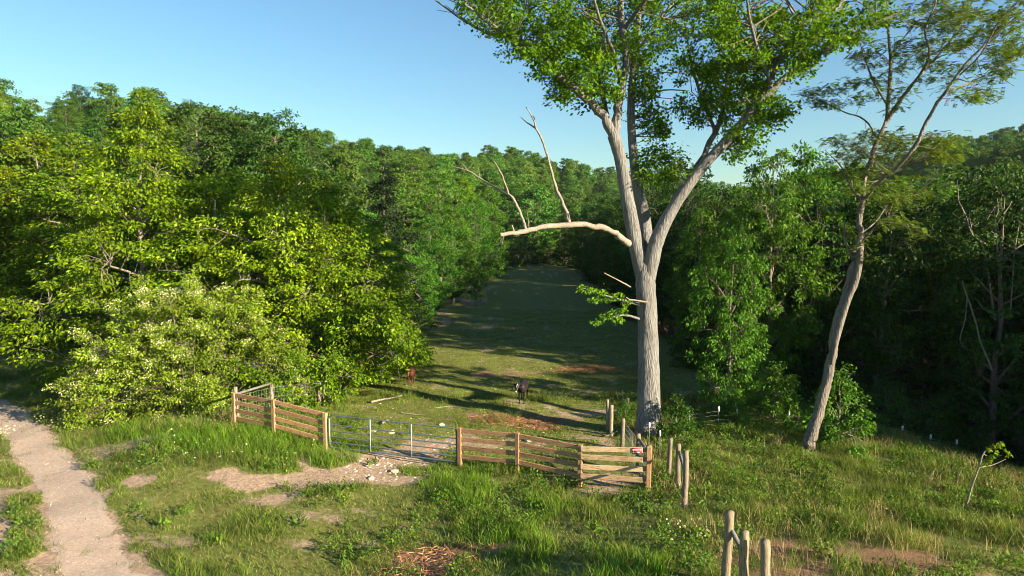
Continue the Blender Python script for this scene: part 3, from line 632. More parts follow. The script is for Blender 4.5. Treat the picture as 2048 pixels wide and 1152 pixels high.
for a in [
    (TY[0], 290, 35.5, 192, 0.4, 'tall yellow green tree rising highest behind the flowering shrub', 1.08),
    (TY[2], 75, 50, 272, 1.9, 'yellow green tree left of the tallest tree, by the track', 1.25),
    (TY[1], -60, 47, 250, 2.8, 'yellow green tree at the left edge above the shaded track', 1.15),
    (TY[1], 420, 36, 330, 0.9, 'spring green tree directly right of the tallest yellow tree', 1.4),
    (TY[2], 565, 34, 312, 3.3, 'bright tree with vine hung stems behind the left board fence', 1.1),
    (TY[1], 655, 35, 335, 5.1, 'bright round topped tree nearest the pasture on the left', 1.2),
    (TY[1], 745, 40, 420, 1.1, 'lower spring green tree at the pasture edge below the dark conifer', 1.1),
    (TY[1], 480, 42, 325, 2.2, 'spring green tree filling the gap behind the two bright left trees', 1.3),
    (TY[1], 175, 47, 262, 4.0, 'yellow green tree in the second row left of the tallest tree', 1.3),
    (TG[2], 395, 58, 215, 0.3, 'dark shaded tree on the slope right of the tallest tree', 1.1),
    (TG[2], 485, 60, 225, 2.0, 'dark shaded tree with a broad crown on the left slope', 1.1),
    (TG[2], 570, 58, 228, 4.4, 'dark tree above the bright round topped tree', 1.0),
    (TG[1], 820, 50, 470, 1.3, 'green tree leaning over the pasture bank, first of the row', 1.1),
    (TG[0], 862, 57, 425, 2.9, 'green tree on the pasture bank with low sweeping boughs', 0.9),
    (TG[1], 905, 66, 400, 0.5, 'green tree on the bank behind the sloping bare earth', 1.0),
    (TG[0], 950, 72, 395, 4.6, 'green tree with a pale slim trunk where the pasture narrows', 0.85),
    (TG[0], 880, 84, 345, 3.6, 'green tree high on the bank beyond the narrows', 1.0),
    (TG[1], 975, 92, 370, 5.6, 'green tree closing the left side of the far pasture', 1.0)]:
    tree_at(*a)
tree_at(TC, 775, 46, 300, 0.8, 'dark conical evergreen standing above the bright left trees', 0.95, 'evergreen_tree')
for a in [
    (TG[1], 1465, 29.5, 395, 0.7, 'slim upright tree with pale trunk right of the big forked tree', 0.62),
    (TG[0], 1545, 36, 300, 2.1, 'green tree between the slim tree and the leaning locust', 0.75),
    (TG[1], 1600, 42, 268, 4.2, 'tall narrow green tree behind the leaning locust on its left', 0.75),
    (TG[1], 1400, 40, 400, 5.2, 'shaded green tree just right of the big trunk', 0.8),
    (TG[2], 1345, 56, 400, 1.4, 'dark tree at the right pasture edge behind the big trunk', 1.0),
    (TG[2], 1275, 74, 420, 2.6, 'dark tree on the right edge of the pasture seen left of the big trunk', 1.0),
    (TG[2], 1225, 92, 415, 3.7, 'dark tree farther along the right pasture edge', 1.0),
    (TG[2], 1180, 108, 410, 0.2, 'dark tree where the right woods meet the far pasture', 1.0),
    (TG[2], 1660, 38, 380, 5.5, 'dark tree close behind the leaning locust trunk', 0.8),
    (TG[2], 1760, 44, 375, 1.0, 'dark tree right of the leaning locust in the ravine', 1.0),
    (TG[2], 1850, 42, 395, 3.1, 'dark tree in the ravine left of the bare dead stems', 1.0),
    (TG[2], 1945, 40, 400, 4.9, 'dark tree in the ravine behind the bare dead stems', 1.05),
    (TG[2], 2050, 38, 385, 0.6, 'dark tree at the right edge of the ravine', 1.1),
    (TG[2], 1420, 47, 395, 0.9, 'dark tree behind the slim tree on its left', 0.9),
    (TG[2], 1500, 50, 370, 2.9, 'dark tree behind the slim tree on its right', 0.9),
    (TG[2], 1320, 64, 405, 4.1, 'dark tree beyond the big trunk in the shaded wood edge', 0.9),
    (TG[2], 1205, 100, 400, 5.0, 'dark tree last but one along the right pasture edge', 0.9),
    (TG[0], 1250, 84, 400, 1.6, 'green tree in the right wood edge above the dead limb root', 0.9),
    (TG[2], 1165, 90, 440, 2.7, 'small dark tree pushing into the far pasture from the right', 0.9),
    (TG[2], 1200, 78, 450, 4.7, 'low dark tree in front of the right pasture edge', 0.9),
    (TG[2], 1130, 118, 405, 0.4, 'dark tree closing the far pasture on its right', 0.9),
    (TG[0], 1700, 54, 330, 2.4, 'green tree top showing behind the locust crown', 1.0),
    (TG[0], 1830, 56, 350, 5.9, 'green tree top on the ravine side right of the locust', 1.1),
    (TG[0], 1960, 58, 355, 1.7, 'green tree top above the bare dead stems', 1.1)]:
    tree_at(*a)
rng = np.random.default_rng(91)
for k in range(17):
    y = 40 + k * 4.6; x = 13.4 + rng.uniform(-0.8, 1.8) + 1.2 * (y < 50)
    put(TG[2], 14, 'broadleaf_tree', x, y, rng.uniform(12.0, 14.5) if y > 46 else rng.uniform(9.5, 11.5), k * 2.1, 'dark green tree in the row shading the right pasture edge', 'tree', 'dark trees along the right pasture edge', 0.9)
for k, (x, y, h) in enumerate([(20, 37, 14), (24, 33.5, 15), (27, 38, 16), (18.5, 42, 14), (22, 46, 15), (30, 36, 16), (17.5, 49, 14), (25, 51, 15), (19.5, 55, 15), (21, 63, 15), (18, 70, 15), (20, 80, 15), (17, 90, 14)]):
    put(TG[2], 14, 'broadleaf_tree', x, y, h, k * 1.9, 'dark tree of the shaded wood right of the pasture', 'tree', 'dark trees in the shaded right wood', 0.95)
# trees beyond the right edge of the view, whose shade falls into the ravine
off_ = [(37, 31, 15), (44, 26, 15), (51, 21, 16), (45, 34, 16), (54, 29, 17), (60, 18, 17), (62, 33, 18), (36, 38, 15), (70, 24, 18), (33, 34, 12), (41, 29, 13), (48, 24, 14),
        (31, 25, 15), (37, 20.5, 18), (42, 17.5, 19), (48, 13.5, 20), (38, 24, 18), (36, 17, 17), (30, 21, 15), (43, 13, 19), (44, 18.5, 17), (50, 14.5, 18), (57, 11, 19), (34, 26, 15), (32, 30, 14)]
for k, (x, y, h) in enumerate(off_):
    put(TG[k % 3], HT[id(TG[k % 3])], 'broadleaf_tree', x, y, h, k * 1.1, 'green tree of the ravine wood beyond the right edge', 'tree', 'ravine trees beyond the right edge')
rng = np.random.default_rng(77)
# understorey shrubs
sh = []
for k, (px, d, h, a, lab) in enumerate([
    (1360, 25.5, 1.9, 0, 'bright green bush right of the big trunk'), (1690, 25.5, 3.1, 0, 'leafy bright shrub right of the leaning locust trunk'), (1255, 28.5, 1.0, 0, 'small green shrub left of the big trunk'),
    (1480, 28, 1.6, 0, 'green shrub at the foot of the slim tree'), (1560, 28.5, 2.6, 0, 'green shrub between slim tree and locust trunk'), (1530, 31, 3.2, 0, 'broad green shrub behind the wire fence'),
    (640, 30.5, 2.6, 1, 'bright shrub behind the wire fence on the left'), (560, 29.5, 2.6, 1, 'bright shrub behind the brace rail on the left'), (700, 35, 2.8, 1, 'bright shrub by the last left wire fence post'),
    (165, 36, 3.0, 0, 'dark green shrub left of the flowering shrub'), (100, 44, 3.4, 2, 'dark shrub beside the shaded bend of the track'), (10, 53, 3.8, 2, 'dark shrub at the left edge of the track'),
    (490, 29, 2.4, 1, 'yellow green shrub behind the left fence corner post'), (1775, 31, 2.6, 2, 'dark shrub in the ravine right of the leaning locust'), (1810, 34, 3.0, 0, 'green shrub deep in the ravine behind the white tipped posts'), (1850, 30.5, 2.2, 2, 'low dark shrub behind the white tipped posts'), (980, 90, 2.5, 0, 'small bush at the narrows of the pasture')]):
    x = (px - 1024) / FPX * d; put(TS[a], HT[id(TS[a])], 'shrub', x, d, h, k * 1.7, lab, 'shrub')
for k in range(46):
    if k < 26:
        px = rng.uniform(1380, 2100); d = rng.uniform(30, 50)
    else:
        px = rng.uniform(-150, 720); d = rng.uniform(40, 56) if px > 260 else rng.uniform(54, 66)
    x = (px - 1024) / FPX * d
    if k >= 26 and x > xl(d) - 1.0: x = xl(d) - 1.0 - rng.random() * 4
    put(TS[(0, 2)[k % 2]], HT[id(TS[(0, 2)[k % 2]])], 'shrub', x, d, rng.uniform(1.6, 3.4), rng.uniform(0, 6), 'green understorey shrub in the right ravine' if k < 26 else 'green understorey shrub under the left trees', 'shrub', 'ravine understorey' if k < 26 else 'left wood understorey')
for k, (x, y, h) in enumerate([(0.5, 112, 4), (3, 117, 4.5), (6, 121, 4.5), (9, 119, 4.5), (-1.5, 106, 3.5), (11.5, 112, 5), (11.5, 98, 4.5), (11.3, 86, 4.5), (11.2, 75, 4), (11, 65, 4), (10.8, 57, 3.5)]):
    put(TS[2 * (k % 2)], HT[id(TS[2 * (k % 2)])], 'shrub', x, y, h, k * 1.3, 'dark bush growing along the far edge of the shaded pasture', 'shrub', 'bushes round the far pasture')
# hillside trees, nearest ones one by one, the rest as one wood
pts = []
def far_enough(x, y, dmin):
    return all((x - a) ** 2 + (y - b) ** 2 > dmin * dmin for a, b in pts)
tries = 0; ind = []
while len(ind) < 150 and tries < 6000:
    tries += 1; px = rng.uniform(-180, 1330); d = rng.uniform(46, 175); x = (px - 1024) / FPX * d
    if x > xl(d) - 6: continue
    if d < 62 and -22 < x - xl(d) + 10 < 4 and px > 600: continue
    if far_enough(x, d, 4.6): pts.append((x, d)); ind.append((x, d))
for k, (x, y) in enumerate(ind):
    ar = TF[k % 3] if k % 4 else (TG[0], TG[2], TG[1], TY[1])[(k // 4) % 4]
    put(ar, HT[id(ar)], 'broadleaf_tree', x, y, rng.uniform(8.5, 15.5), rng.uniform(0, 6.28), 'rounded green tree in the wood covering the left hillside', 'tree', 'trees on the left hillside', rng.uniform(0.8, 1.3))
ind2 = []; tries = 0
while len(ind2) < 60 and tries < 4000:
    tries += 1; px = rng.uniform(1200, 2150); d = rng.uniform(60, 175); x = (px - 1024) / FPX * d
    if x < 13 + 0.02 * d: continue
    if far_enough(x, d, 5.2): pts.append((x, d)); ind2.append((x, d))
for k, (x, y) in enumerate(ind2):
    put(TF[k % 3], 13, 'broadleaf_tree', x, y, rng.uniform(10, 14), rng.uniform(0, 6.28), 'rounded green tree in the wood filling the right side of the valley', 'tree', 'trees on the right valley side', rng.uniform(0.9, 1.2))
q = []; tries = 0
cell = {}
while len(q) < 2600 and tries < 60000:
    tries += 1; d = 175 + 520 * rng.random() ** 1.3; px = rng.uniform(-250, 2300); x = (px - 1024) / FPX * d
    key = (int(x // 5.5), int(d // 5.5))
    if key in cell: continue
    cell[key] = 1; q.append((x, d))
q = np.array(q); pz = H(q[:, 0], q[:, 1])
pm = bpy.data.meshes.new('far_wood'); pm.vertices.add(len(q)); pm.vertices.foreach_set('co', np.column_stack([q, pz - 0.3]).astype(np.float32).ravel())
a1 = pm.attributes.new('pick', 'INT', 'POINT'); a1.data.foreach_set('value', rng.integers(0, 3, len(q)).astype(np.int32))
a2 = pm.attributes.new('size', 'FLOAT', 'POINT'); a2.data.foreach_set('value', rng.uniform(0.75, 1.2, len(q)).astype(np.float32))
a3 = pm.attributes.new('turn', 'FLOAT', 'POINT'); a3.data.foreach_set('value', rng.uniform(0, 6.28, len(q)).astype(np.float32))
fw = tag(obj('far_wood', pm), 'distant green wood covering the far hills', 'wood', kind='stuff')
ng = bpy.data.node_groups.new('far_wood', 'GeometryNodeTree')
ng.interface.new_socket('Geometry', in_out='INPUT', socket_type='NodeSocketGeometry'); ng.interface.new_socket('Geometry', in_out='OUTPUT', socket_type='NodeSocketGeometry')
gi = ng.nodes.new('NodeGroupInput'); go = ng.nodes.new('NodeGroupOutput')
crowns = []
for o in bpy.data.objects:
    if o.name.startswith('crown') and o.data in [t[1] for t in TF] and o.data not in [c.data for c in crowns]: crowns.append(o)
ji = ng.nodes.new('GeometryNodeGeometryToInstance')
for c_ in reversed(crowns):
    oi = ng.nodes.new('GeometryNodeObjectInfo'); oi.inputs['Object'].default_value = c_; oi.transform_space = 'ORIGINAL'; oi.inputs['As Instance'].default_value = False
    ng.links.new(oi.outputs['Geometry'], ji.inputs[0])
ip = ng.nodes.new('GeometryNodeInstanceOnPoints'); ip.inputs['Pick Instance'].default_value = True
def na(nm, ty):
    n = ng.nodes.new('GeometryNodeInputNamedAttribute'); n.data_type = ty; n.inputs[0].default_value = nm; return n.outputs[0]
ng.links.new(gi.outputs[0], ip.inputs['Points']); ng.links.new(ji.outputs[0], ip.inputs['Instance'])
ng.links.new(na('pick', 'INT'), ip.inputs['Instance Index']); ng.links.new(na('size', 'FLOAT'), ip.inputs['Scale'])
cx = ng.nodes.new('ShaderNodeCombineXYZ'); ng.links.new(na('turn', 'FLOAT'), cx.inputs[2]); ng.links.new(cx.outputs[0], ip.inputs['Rotation'])
ng.links.new(ip.outputs[0], go.inputs[0])
fw.modifiers.new('wood', 'NODES').node_group = ng

# ------------------------------------------------------------------ the big forked tree
rng = np.random.default_rng(7)
BD = 27.0
tb = G(1298, 862); tb_z = tb[2]; BD = float(tb[1]) / cp
def W(*a): return np.array([P(px, py, BD + dd) for px, py, dd in a])
def PXR(*w): return np.array(w) / 2 / FPX * BD
g = Geo(); gl = Geo()
tube(g, W((1299, 885, 0), (1298, 850, 0), (1298, 800, 0), (1297, 700, 0), (1294, 620, 0), (1291, 570, 0), (1290, 525, 0), (1293, 500, .1)), PXR(66, 53, 45, 41, 39, 40, 32, 10), 20, 5, 0.09, rng)
limbs = [  # (points, widths in photograph pixels)
    ([(1294, 620, 0), (1288, 570, 0), (1279, 520, 0), (1268, 470, 0), (1255, 400, 0), (1241, 320, -.1), (1227, 270, -.2)], (26, 34, 38, 36, 32, 29, 30)),
    ([(1227, 272, -.2), (1203, 228, -.4), (1165, 190, -.8), (1120, 150, -1.2), (1083, 113, -1.6), (1035, 80, -2.0), (985, 50, -2.3), (930, 10, -2.6)], (24, 20, 18, 16, 14, 11, 8, 5)),
    ([(1229, 275, -.2), (1236, 235, -.2), (1244, 180, -.1), (1249, 110, 0), (1243, 40, .1), (1240, -40, .3), (1225, -140, .6), (1215, -240, .9)], (26, 22, 20, 18, 17, 15, 11, 6)),
    ([(1292, 550, .1), (1293, 490, .5), (1288, 430, .8), (1274, 365, 1.1), (1265, 290, 1.4), (1262, 200, 1.7), (1270, 100, 2.1), (1282, 0, 2.5), (1300, -120, 3.0), (1310, -230, 3.4)], (36, 32, 30, 25, 22, 19, 16, 13, 9, 5)),
    ([(1292, 620, 0), (1294, 575, 0), (1303, 520, -.15), (1318, 470, -.3), (1350, 410, -.5), (1400, 340, -.7), (1450, 285, -.9), (1500, 228, -1.1), (1545, 178, -1.3), (1590, 140, -1.5), (1650, 100, -1.8), (1720, 62, -2.1), (1800, 25, -2.4)], (26, 34, 38, 34, 27, 24, 23, 20, 17, 13, 10, 8, 5)),
    ([(1500, 230, -1.1), (1535, 165, -.9), (1575, 90, -.6), (1620, 40, -.3), (1680, 0, 0), (1740, -60, .3)], (15, 14, 12, 10, 8, 5)),
    ([(1340, 425, -.4), (1352, 398, .4), (1385, 345, 1.2), (1420, 285, 2.0), (1445, 220, 2.8), (1460, 130, 3.6), (1470, 30, 4.3), (1480, -80, 5)], (20, 19, 16, 15, 13, 11, 9, 5)),
    ([(1215, 245, -.3), (1208, 205, .4), (1195, 160, 1.0), (1165, 110, 1.7), (1135, 55, 2.3), (1110, 5, 2.8), (1085, -60, 3.3)], (14, 13, 12, 11, 10, 9, 5)),
    ([(1120, 150, -1.2), (1070, 95, -.6), (1010, 75, .1), (960, 60, .6), (905, 25, 1), (870, 0, 1.2)], (10, 9, 8, 7, 5, 3)),
    ([(1268, 110, 2.1), (1320, 40, 2.8), (1370, -30, 3.5), (1420, -120, 4.2)], (10, 9, 7, 4)),
    ([(1246, 60, .1), (1290, 0, -1.2), (1340, -70, -2.4), (1380, -150, -3.4)], (11, 9, 7, 4)),
    ([(1243, 170, -.1), (1225, 100, -1.6), (1200, 40, -3.0), (1180, -40, -4.2)], (10, 9, 7, 4)),
    ([(1430, 260, 2.4), (1400, 190, 3.2), (1380, 110, 4.0), (1365, 20, 4.6)], (9, 8, 6, 3)),
    ([(1545, 178, -1.3), (1520, 110, -2.4), (1500, 40, -3.4), (1490, -40, -4.2)], (9, 8, 6, 3)),
    ([(1590, 140, -1.5), (1640, 60, -1.0), (1700, -10, -.4), (1770, -60, 0)], (8, 7, 5, 3)),
]
nodes, nr = [], []
for k, (pp, ww) in enumerate(limbs):
    tube(gl if k else g, W(*pp), PXR(*ww) * 0.83, 14 if k < 6 else 8, 5, 0.06 if k < 6 else 0.14, rng, jit=0.0 if k in (0, 3, 4) else 0.25)
    q, qr = crom(W(*pp), PXR(*ww), 5); s = 3 if k else 12
    nodes += list(q[s:]); nr += list(qr[s:])
gd = Geo()
dead = [([(1258, 488, -.1), (1238, 474, -.6), (1215, 459, -1.0), (1180, 450, -1.5), (1130, 449, -2.0), (1080, 456, -2.5), (1040, 464, -2.8), (1000, 470, -3.1)], (20, 17, 15, 14, 14, 13, 12, 9)),
        ([(1052, 460, -2.7), (1042, 428, -2.5), (1030, 404, -2.4), (1017, 389, -2.3), (985, 371, -2.1), (960, 357, -2.0), (938, 342, -1.9), (905, 333, -1.8)], (8, 7.5, 7, 6, 5, 4, 3, 1.5)),
        ([(1017, 389, -2.3), (1008, 362, -2.4), (1000, 343, -2.5), (987, 321, -2.6)], (5, 4.5, 4, 2)),
        ([(1140, 447, -1.9), (1131, 420, -1.8), (1120, 394, -1.7), (1108, 362, -1.6), (1096, 318, -1.5), (1085, 282, -1.4), (1072, 258, -1.3), (1055, 246, -1.2), (1040, 233, -1.1)], (9, 8.5, 8, 7, 6, 5.5, 5, 3, 1.5)),
        ([(1072, 258, -1.3), (1066, 238, -1.4), (1052, 214, -1.5)], (5, 4, 2)), ([(1070, 252, -1.3), (1069, 240, -1.2), (1067, 232, -1.2)], (4, 3.5, 2)),
        ([(1028, 463, -2.9), (1024, 450, -2.9)], (4, 3)), ([(1058, 458, -2.7), (1055, 425, -2.9)], (2, 1)), ([(1141, 448, -1.9), (1137, 426, -1.9)], (4, 2)), ([(1008, 469, -3.1), (1004, 490, -3.1)], (2, 1)),
        ([(938, 342, -1.9), (925, 328, -1.9)], (2, 1)), ([(960, 357, -2), (957, 335, -2.1)], (2, 1)),
        ([(1262, 575, 0), (1240, 562, -.5), (1208, 546, -.9)], (6, 5, 3)), ([(1300, 605, -.3), (1268, 600, -.9), (1252, 596, -1.1)], (6, 5, 4)),
        ([(1305, 183, 1.7), (1335, 179, 1.5), (1372, 181, 1.2)], (6, 5, 4)),
        ([(940, 20, 1), (900, 0, 1), (868, -10, 1)], (4, 3, 2)), ([(905, 25, 1), (885, 22, 1.1), (872, 20, 1.2)], (3, 2, 1)), ([(985, 68, .4), (940, 45, .4), (890, 10, .3)], (4, 3, 2)), ([(930, 50, .5), (915, 20, .5), (905, -10, .5)], (3, 2, 1)),
        ([(1000, 72, .3), (975, 75, .2), (968, 72, .2)], (5, 4, 3))]
gd2 = []
for k, (pp, ww) in enumerate(dead):
    if k < 12: tube(gd, W(*pp), PXR(*ww) * 0.74, 8, 5, 0.25, rng, jit=0.28)
    else:
        g2 = Geo(); tube(g2, W(*pp), PXR(*ww) * 0.6, 7, 4, 0.25, rng, jit=0.4); gd2.append(g2)
# leaf clumps: areas of the crown in photograph pixels with depth
areas = [(1130, 95, 90, 55, -1, 2.0, 46), (1185, 140, 55, 55, -.8, 1.6, 34), (1060, 85, 60, 35, -1, 1.6, 20), (1000, 40, 55, 35, -1.5, 2, 22), (960, 10, 40, 20, -1, 1.6, 10), (1100, 20, 110, 35, 0, 3, 44), (1150, 165, 40, 20, -.6, 1, 12), (1090, 130, 30, 20, -1.4, .8, 8), (1130, 195, 22, 10, -1, .6, 4),
         (1210, 60, 60, 60, 1.5, 2.0, 34), (1290, 60, 60, 70, 1.5, 3, 46), (1290, 150, 38, 45, 2.2, 1.6, 22), (1300, 230, 28, 40, 2.2, 1.2, 14), (1325, 260, 22, 22, 2.2, .8, 6), (1185, 215, 22, 12, -.2, .8, 5), (1220, 190, 14, 30, -.6, .6, 6), (1320, 340, 36, 30, .4, .8, 12), (1345, 330, 26, 26, .2, .8, 7), (1300, 310, 24, 24, 1.5, .8, 6),
         (1400, 50, 70, 60, 2.5, 3, 50), (1390, 135, 45, 40, 3, 2, 22), (1400, 205, 45, 35, 2.6, 1.6, 18), (1410, 240, 30, 20, 2.4, 1.2, 8), (1480, 60, 70, 60, 0, 3.5, 50), (1470, 150, 55, 50, 1, 3, 36), (1500, 200, 45, 40, 0, 2, 20), (1450, 220, 30, 30, 2, 1.4, 10), (1530, 230, 35, 25, -1, 1.4, 12), (1485, 275, 35, 25, -.6, 1.2, 12), (1470, 300, 25, 20, -.6, 1, 6), (1560, 215, 25, 18, -1.2, .8, 6),
         (1560, 110, 60, 45, -1, 2.2, 30), (1580, 50, 70, 45, -.5, 2.5, 34), (1640, 70, 50, 35, -1.5, 1.8, 18), (1670, 20, 70, 25, -.5, 2, 18), (1740, 30, 50, 25, -1.6, 1.6, 12), (1620, 130, 30, 18, -1.5, 1, 7), (1690, 70, 30, 16, -1.8, 1, 5),
         (1380, -70, 330, 60, 0, 5, 120), (1300, -170, 260, 70, 0, 4.5, 90), (1040, -40, 110, 35, -.5, 2.5, 26), (1650, -50, 110, 40, 0, 3, 30)]
gaps = [(1335, 195, 24, 22), (1343, 240, 16, 26), (1365, 95, 9, 22), (1150, 235, 60, 20), (1310, 110, 5, 40), (1230, 20, 4, 30), (1400, 262, 26, 10), (1430, 95, 9, 12), (1600, 20, 16, 10), (1505, 135, 10, 9), (1060, 50, 8, 8), (1180, 70, 6, 9), (1340, 150, 12, 10), (1365, 285, 18, 16)]
cen = []
for cx_, cy_, rx, ry, dc, ds, n in areas:
    k = 0
    while k < n:
        a_, r_ = rng.uniform(0, 6.283), math.sqrt(rng.random())
        u, v = cx_ + rx * r_ * math.cos(a_), cy_ + ry * r_ * math.sin(a_); k += 1
        if any(((u - gx_) / gr) ** 2 + ((v - gy_) / gs) ** 2 < 1.25 for gx_, gy_, gr, gs in gaps): continue
        cen.append(P(u, v, BD + dc + rng.uniform(-ds, ds)))
low = [(1180, 580, -2.2), (1200, 585, -2.0), (1165, 578, -2.3), (1215, 600, -1.6), (1235, 592, -1.3), (1250, 604, -1.0), (1195, 645, -1.6), (1210, 635, -1.4), (1225, 628, -1.3), (1245, 622, -1.0), (1235, 640, -1), (1190, 600, -2)]
lowc = [P(u, v, BD + dd) for u, v, dd in low]
tube(gl, W((1285, 610, 0), (1250, 602, -1.0), (1215, 592, -1.6), (1165, 576, -2.3)), PXR(7, 5, 3, 1.5), 6, 3)
tube(gl, W((1285, 640, 0), (1245, 630, -1.0), (1195, 645, -1.6)), PXR(6, 4, 1.5), 6, 3)
gt = Geo(); cen = np.array(cen); attach(rng, gt, cen, nodes, nr, 0.022, 4, 0.05)
allc = np.vstack([cen, lowc])
out = nrm(allc - (P(1320, 330, BD + 0.3)))
kp = rng.random(len(cen)) < 0.80
V, F = clump_leaves(rng, cen[kp], 0.30 + 0.52 * rng.random(kp.sum()), out[:len(cen)][kp], 92, 0.15, 0.58, 0.7, 0.3, 0.7)
V2, F2 = clump_leaves(rng, allc[len(cen):], np.full(len(low), 0.30), out[len(cen):], 60, 0.115, 0.6, 0.6, 0.2, 0.7)
F = np.vstack([F, F2 + len(V)]); V = np.vstack([V, V2])
off = np.array([tb[0], tb[1], tb_z])
big = empty('forked_oak_tree', off, 'big pale barked tree forking into three stems, standing by the pasture fence', 'tree')
def sub(gg, name, mat, smooth=True):
    gg.V = [v - off for v in gg.V]; return obj(name, gg.mesh(name, mat, smooth), big)
sub(g, 'trunk', M['bark_oak']); lm = sub(gl, 'limbs', M['bark_oak']); tg = sub(gt, 'twigs', M['bark']); tg['kind'] = 'stuff'
dl = sub(gd, 'dead_limb', M['bark_dead']); dl['label'] = 'bare dead limb reaching left with upright broken side branches'
obj('crown', mesh('crown', V - off, F, M['leaf_oak']), big)
for g2 in gd2: sub(g2, 'dead_branch', M['bark_dead'])

# ------------------------------------------------------------------ the leaning locust
rng = np.random.default_rng(9)
lb = G(1618, 893); BD = float(lb[1]) / cp; off = lb.copy()
g = Geo(); gl = Geo(); nodes, nr = [], []
tube(g, W((1612, 915, 0), (1618, 890, 0), (1632, 840, 0), (1652, 770, 0), (1662, 720, 0), (1672, 660, 0), (1692, 600, 0), (1702, 555, 0), (1712, 505, 0)), PXR(30, 25, 21, 19, 19, 19, 20, 18, 16), 12, 5, 0.22, rng, jit=0.15)
tube(g, W((1664, 728, -.12), (1672, 680, -.2), (1692, 610, -.25), (1712, 560, -.25), (1720, 515, -.2), (1722, 490, 0)), PXR(9, 12, 13, 13, 12, 10), 8, 4, 0.2, rng)
lims = [([(1712, 510, 0), (1722, 470, 0), (1720, 430, .1), (1728, 380, .2), (1742, 320, .3), (1755, 280, .4), (1772, 240, .5), (1778, 180, .7), (1780, 110, .9), (1776, 40, 1.1), (1770, -40, 1.2)], (20, 18, 16, 14, 13, 12, 11, 10, 8, 6, 3)),
        ([(1772, 245, .5), (1800, 200, .1), (1840, 150, -.3), (1858, 110, -.6), (1850, 60, -.8), (1870, 10, -1), (1880, -60, -1.2)], (11, 10, 8, 7, 5, 4, 3)),
        ([(1840, 150, -.3), (1890, 95, 0), (1920, 50, .3), (1945, 0, .5), (1960, -50, .7)], (7, 6, 5, 4, 2)),
        ([(1726, 400, .2), (1760, 360, -.8), (1800, 330, -1.5), (1830, 290, -2), (1860, 230, -2.4), (1890, 185, -2.8), (1930, 130, -3.2), (1990, 70, -3.6), (2050, 20, -4)], (10, 10, 9, 9, 8, 7, 6, 4, 3)),
        ([(1890, 185, -2.8), (1940, 165, -2.2), (1990, 140, -1.8), (2050, 105, -1.5)], (5, 4, 3, 2)), ([(1920, 150, -3), (1960, 110, -3.6), (2000, 40, -4.2), (2040, 0, -4.6)], (4, 3, 3, 2)),
        ([(1755, 280, .4), (1730, 240, .9), (1690, 225, 1.4), (1650, 205, 2), (1600, 190, 2.4)], (6, 5, 4, 3, 2)), ([(1775, 210, .6), (1750, 170, 1.4), (1730, 120, 2), (1715, 70, 2.4), (1700, 20, 2.8)], (6, 5, 4, 3, 2)),
        ([(1722, 400, .1), (1700, 370, .9), (1680, 330, 1.5), (1650, 300, 2)], (6, 5, 4, 2)), ([(1735, 350, .3), (1790, 340, 1.4), (1850, 310, 2.2), (1900, 290, 2.8)], (6, 5, 4, 2)),
        ([(1712, 500, 0), (1745, 460, -.6), (1775, 440, -1), (1800, 450, -1.4)], (6, 5, 4, 2)), ([(1710, 530, 0), (1690, 480, .3), (1688, 440, .5)], (6, 5, 3)), ([(1718, 470, 0), (1750, 445, .4), (1785, 400, .8), (1830, 390, 1.1)], (5, 4, 3, 2)),
        ([(1780, 110, .9), (1820, 60, 1.6), (1860, 20, 2.2)], (5, 4, 2)), ([(1778, 60, 1), (1740, 20, .4), (1700, -10, 0)], (5, 4, 2))]
for pp, ww in lims:
    tube(gl, W(*pp), PXR(*ww) * 0.74, 7, 4, 0.2, rng, jit=0.4); q, qr = crom(W(*pp), PXR(*ww), 4); nodes += list(q[4:]); nr += list(qr[4:])
areas = [(1740, 290, 90, 30, .5, 1.6, 34), (1830, 285, 80, 28, 0, 1.8, 34), (1880, 300, 50, 20, .5, 1.6, 14), (1680, 330, 45, 30, 1.2, 1, 14), (1770, 380, 90, 50, .3, 2, 36), (1700, 180, 60, 30, 1.4, 1, 12), (1630, 190, 50, 16, 2, .8, 9), (1660, 210, 30, 14, 1.8, .6, 6), (1760, 120, 45, 50, 1, 1.2, 14), (1720, 90, 30, 40, 2, 1, 9), (1830, 110, 50, 60, 0, 1.4, 16),
         (1880, 60, 60, 50, 0, 1.6, 20), (1950, 60, 60, 50, -1.5, 2, 20), (2010, 60, 50, 50, -3, 1.5, 20), (1930, 180, 40, 20, -2.5, 1, 9), (1990, 130, 50, 25, -2, 1.2, 12), (2030, 100, 40, 30, -2, 1.2, 10), (1850, 20, 100, 30, 0, 2, 20), (1960, 195, 30, 8, -2.4, .8, 4), (1800, 195, 40, 30, .4, 1, 7), (1880, 150, 30, 30, -1.5, 1, 7), (1800, 460, 60, 22, -1, 1, 10), (1720, 480, 40, 40, 0, 1, 6), (1900, 0, 160, 40, -1, 3, 20)]
cen = []
for cx_, cy_, rx, ry, dc, ds, n in areas:
    for k in range(n):
        a_, r_ = rng.uniform(0, 6.283), math.sqrt(rng.random())
        cen.append(P(cx_ + rx * r_ * math.cos(a_), cy_ + ry * r_ * math.sin(a_), BD + dc + rng.uniform(-ds, ds)))
cen = np.array(cen); gt = Geo(); attach(rng, gt, cen, nodes, nr, 0.012, 3, 0.05)
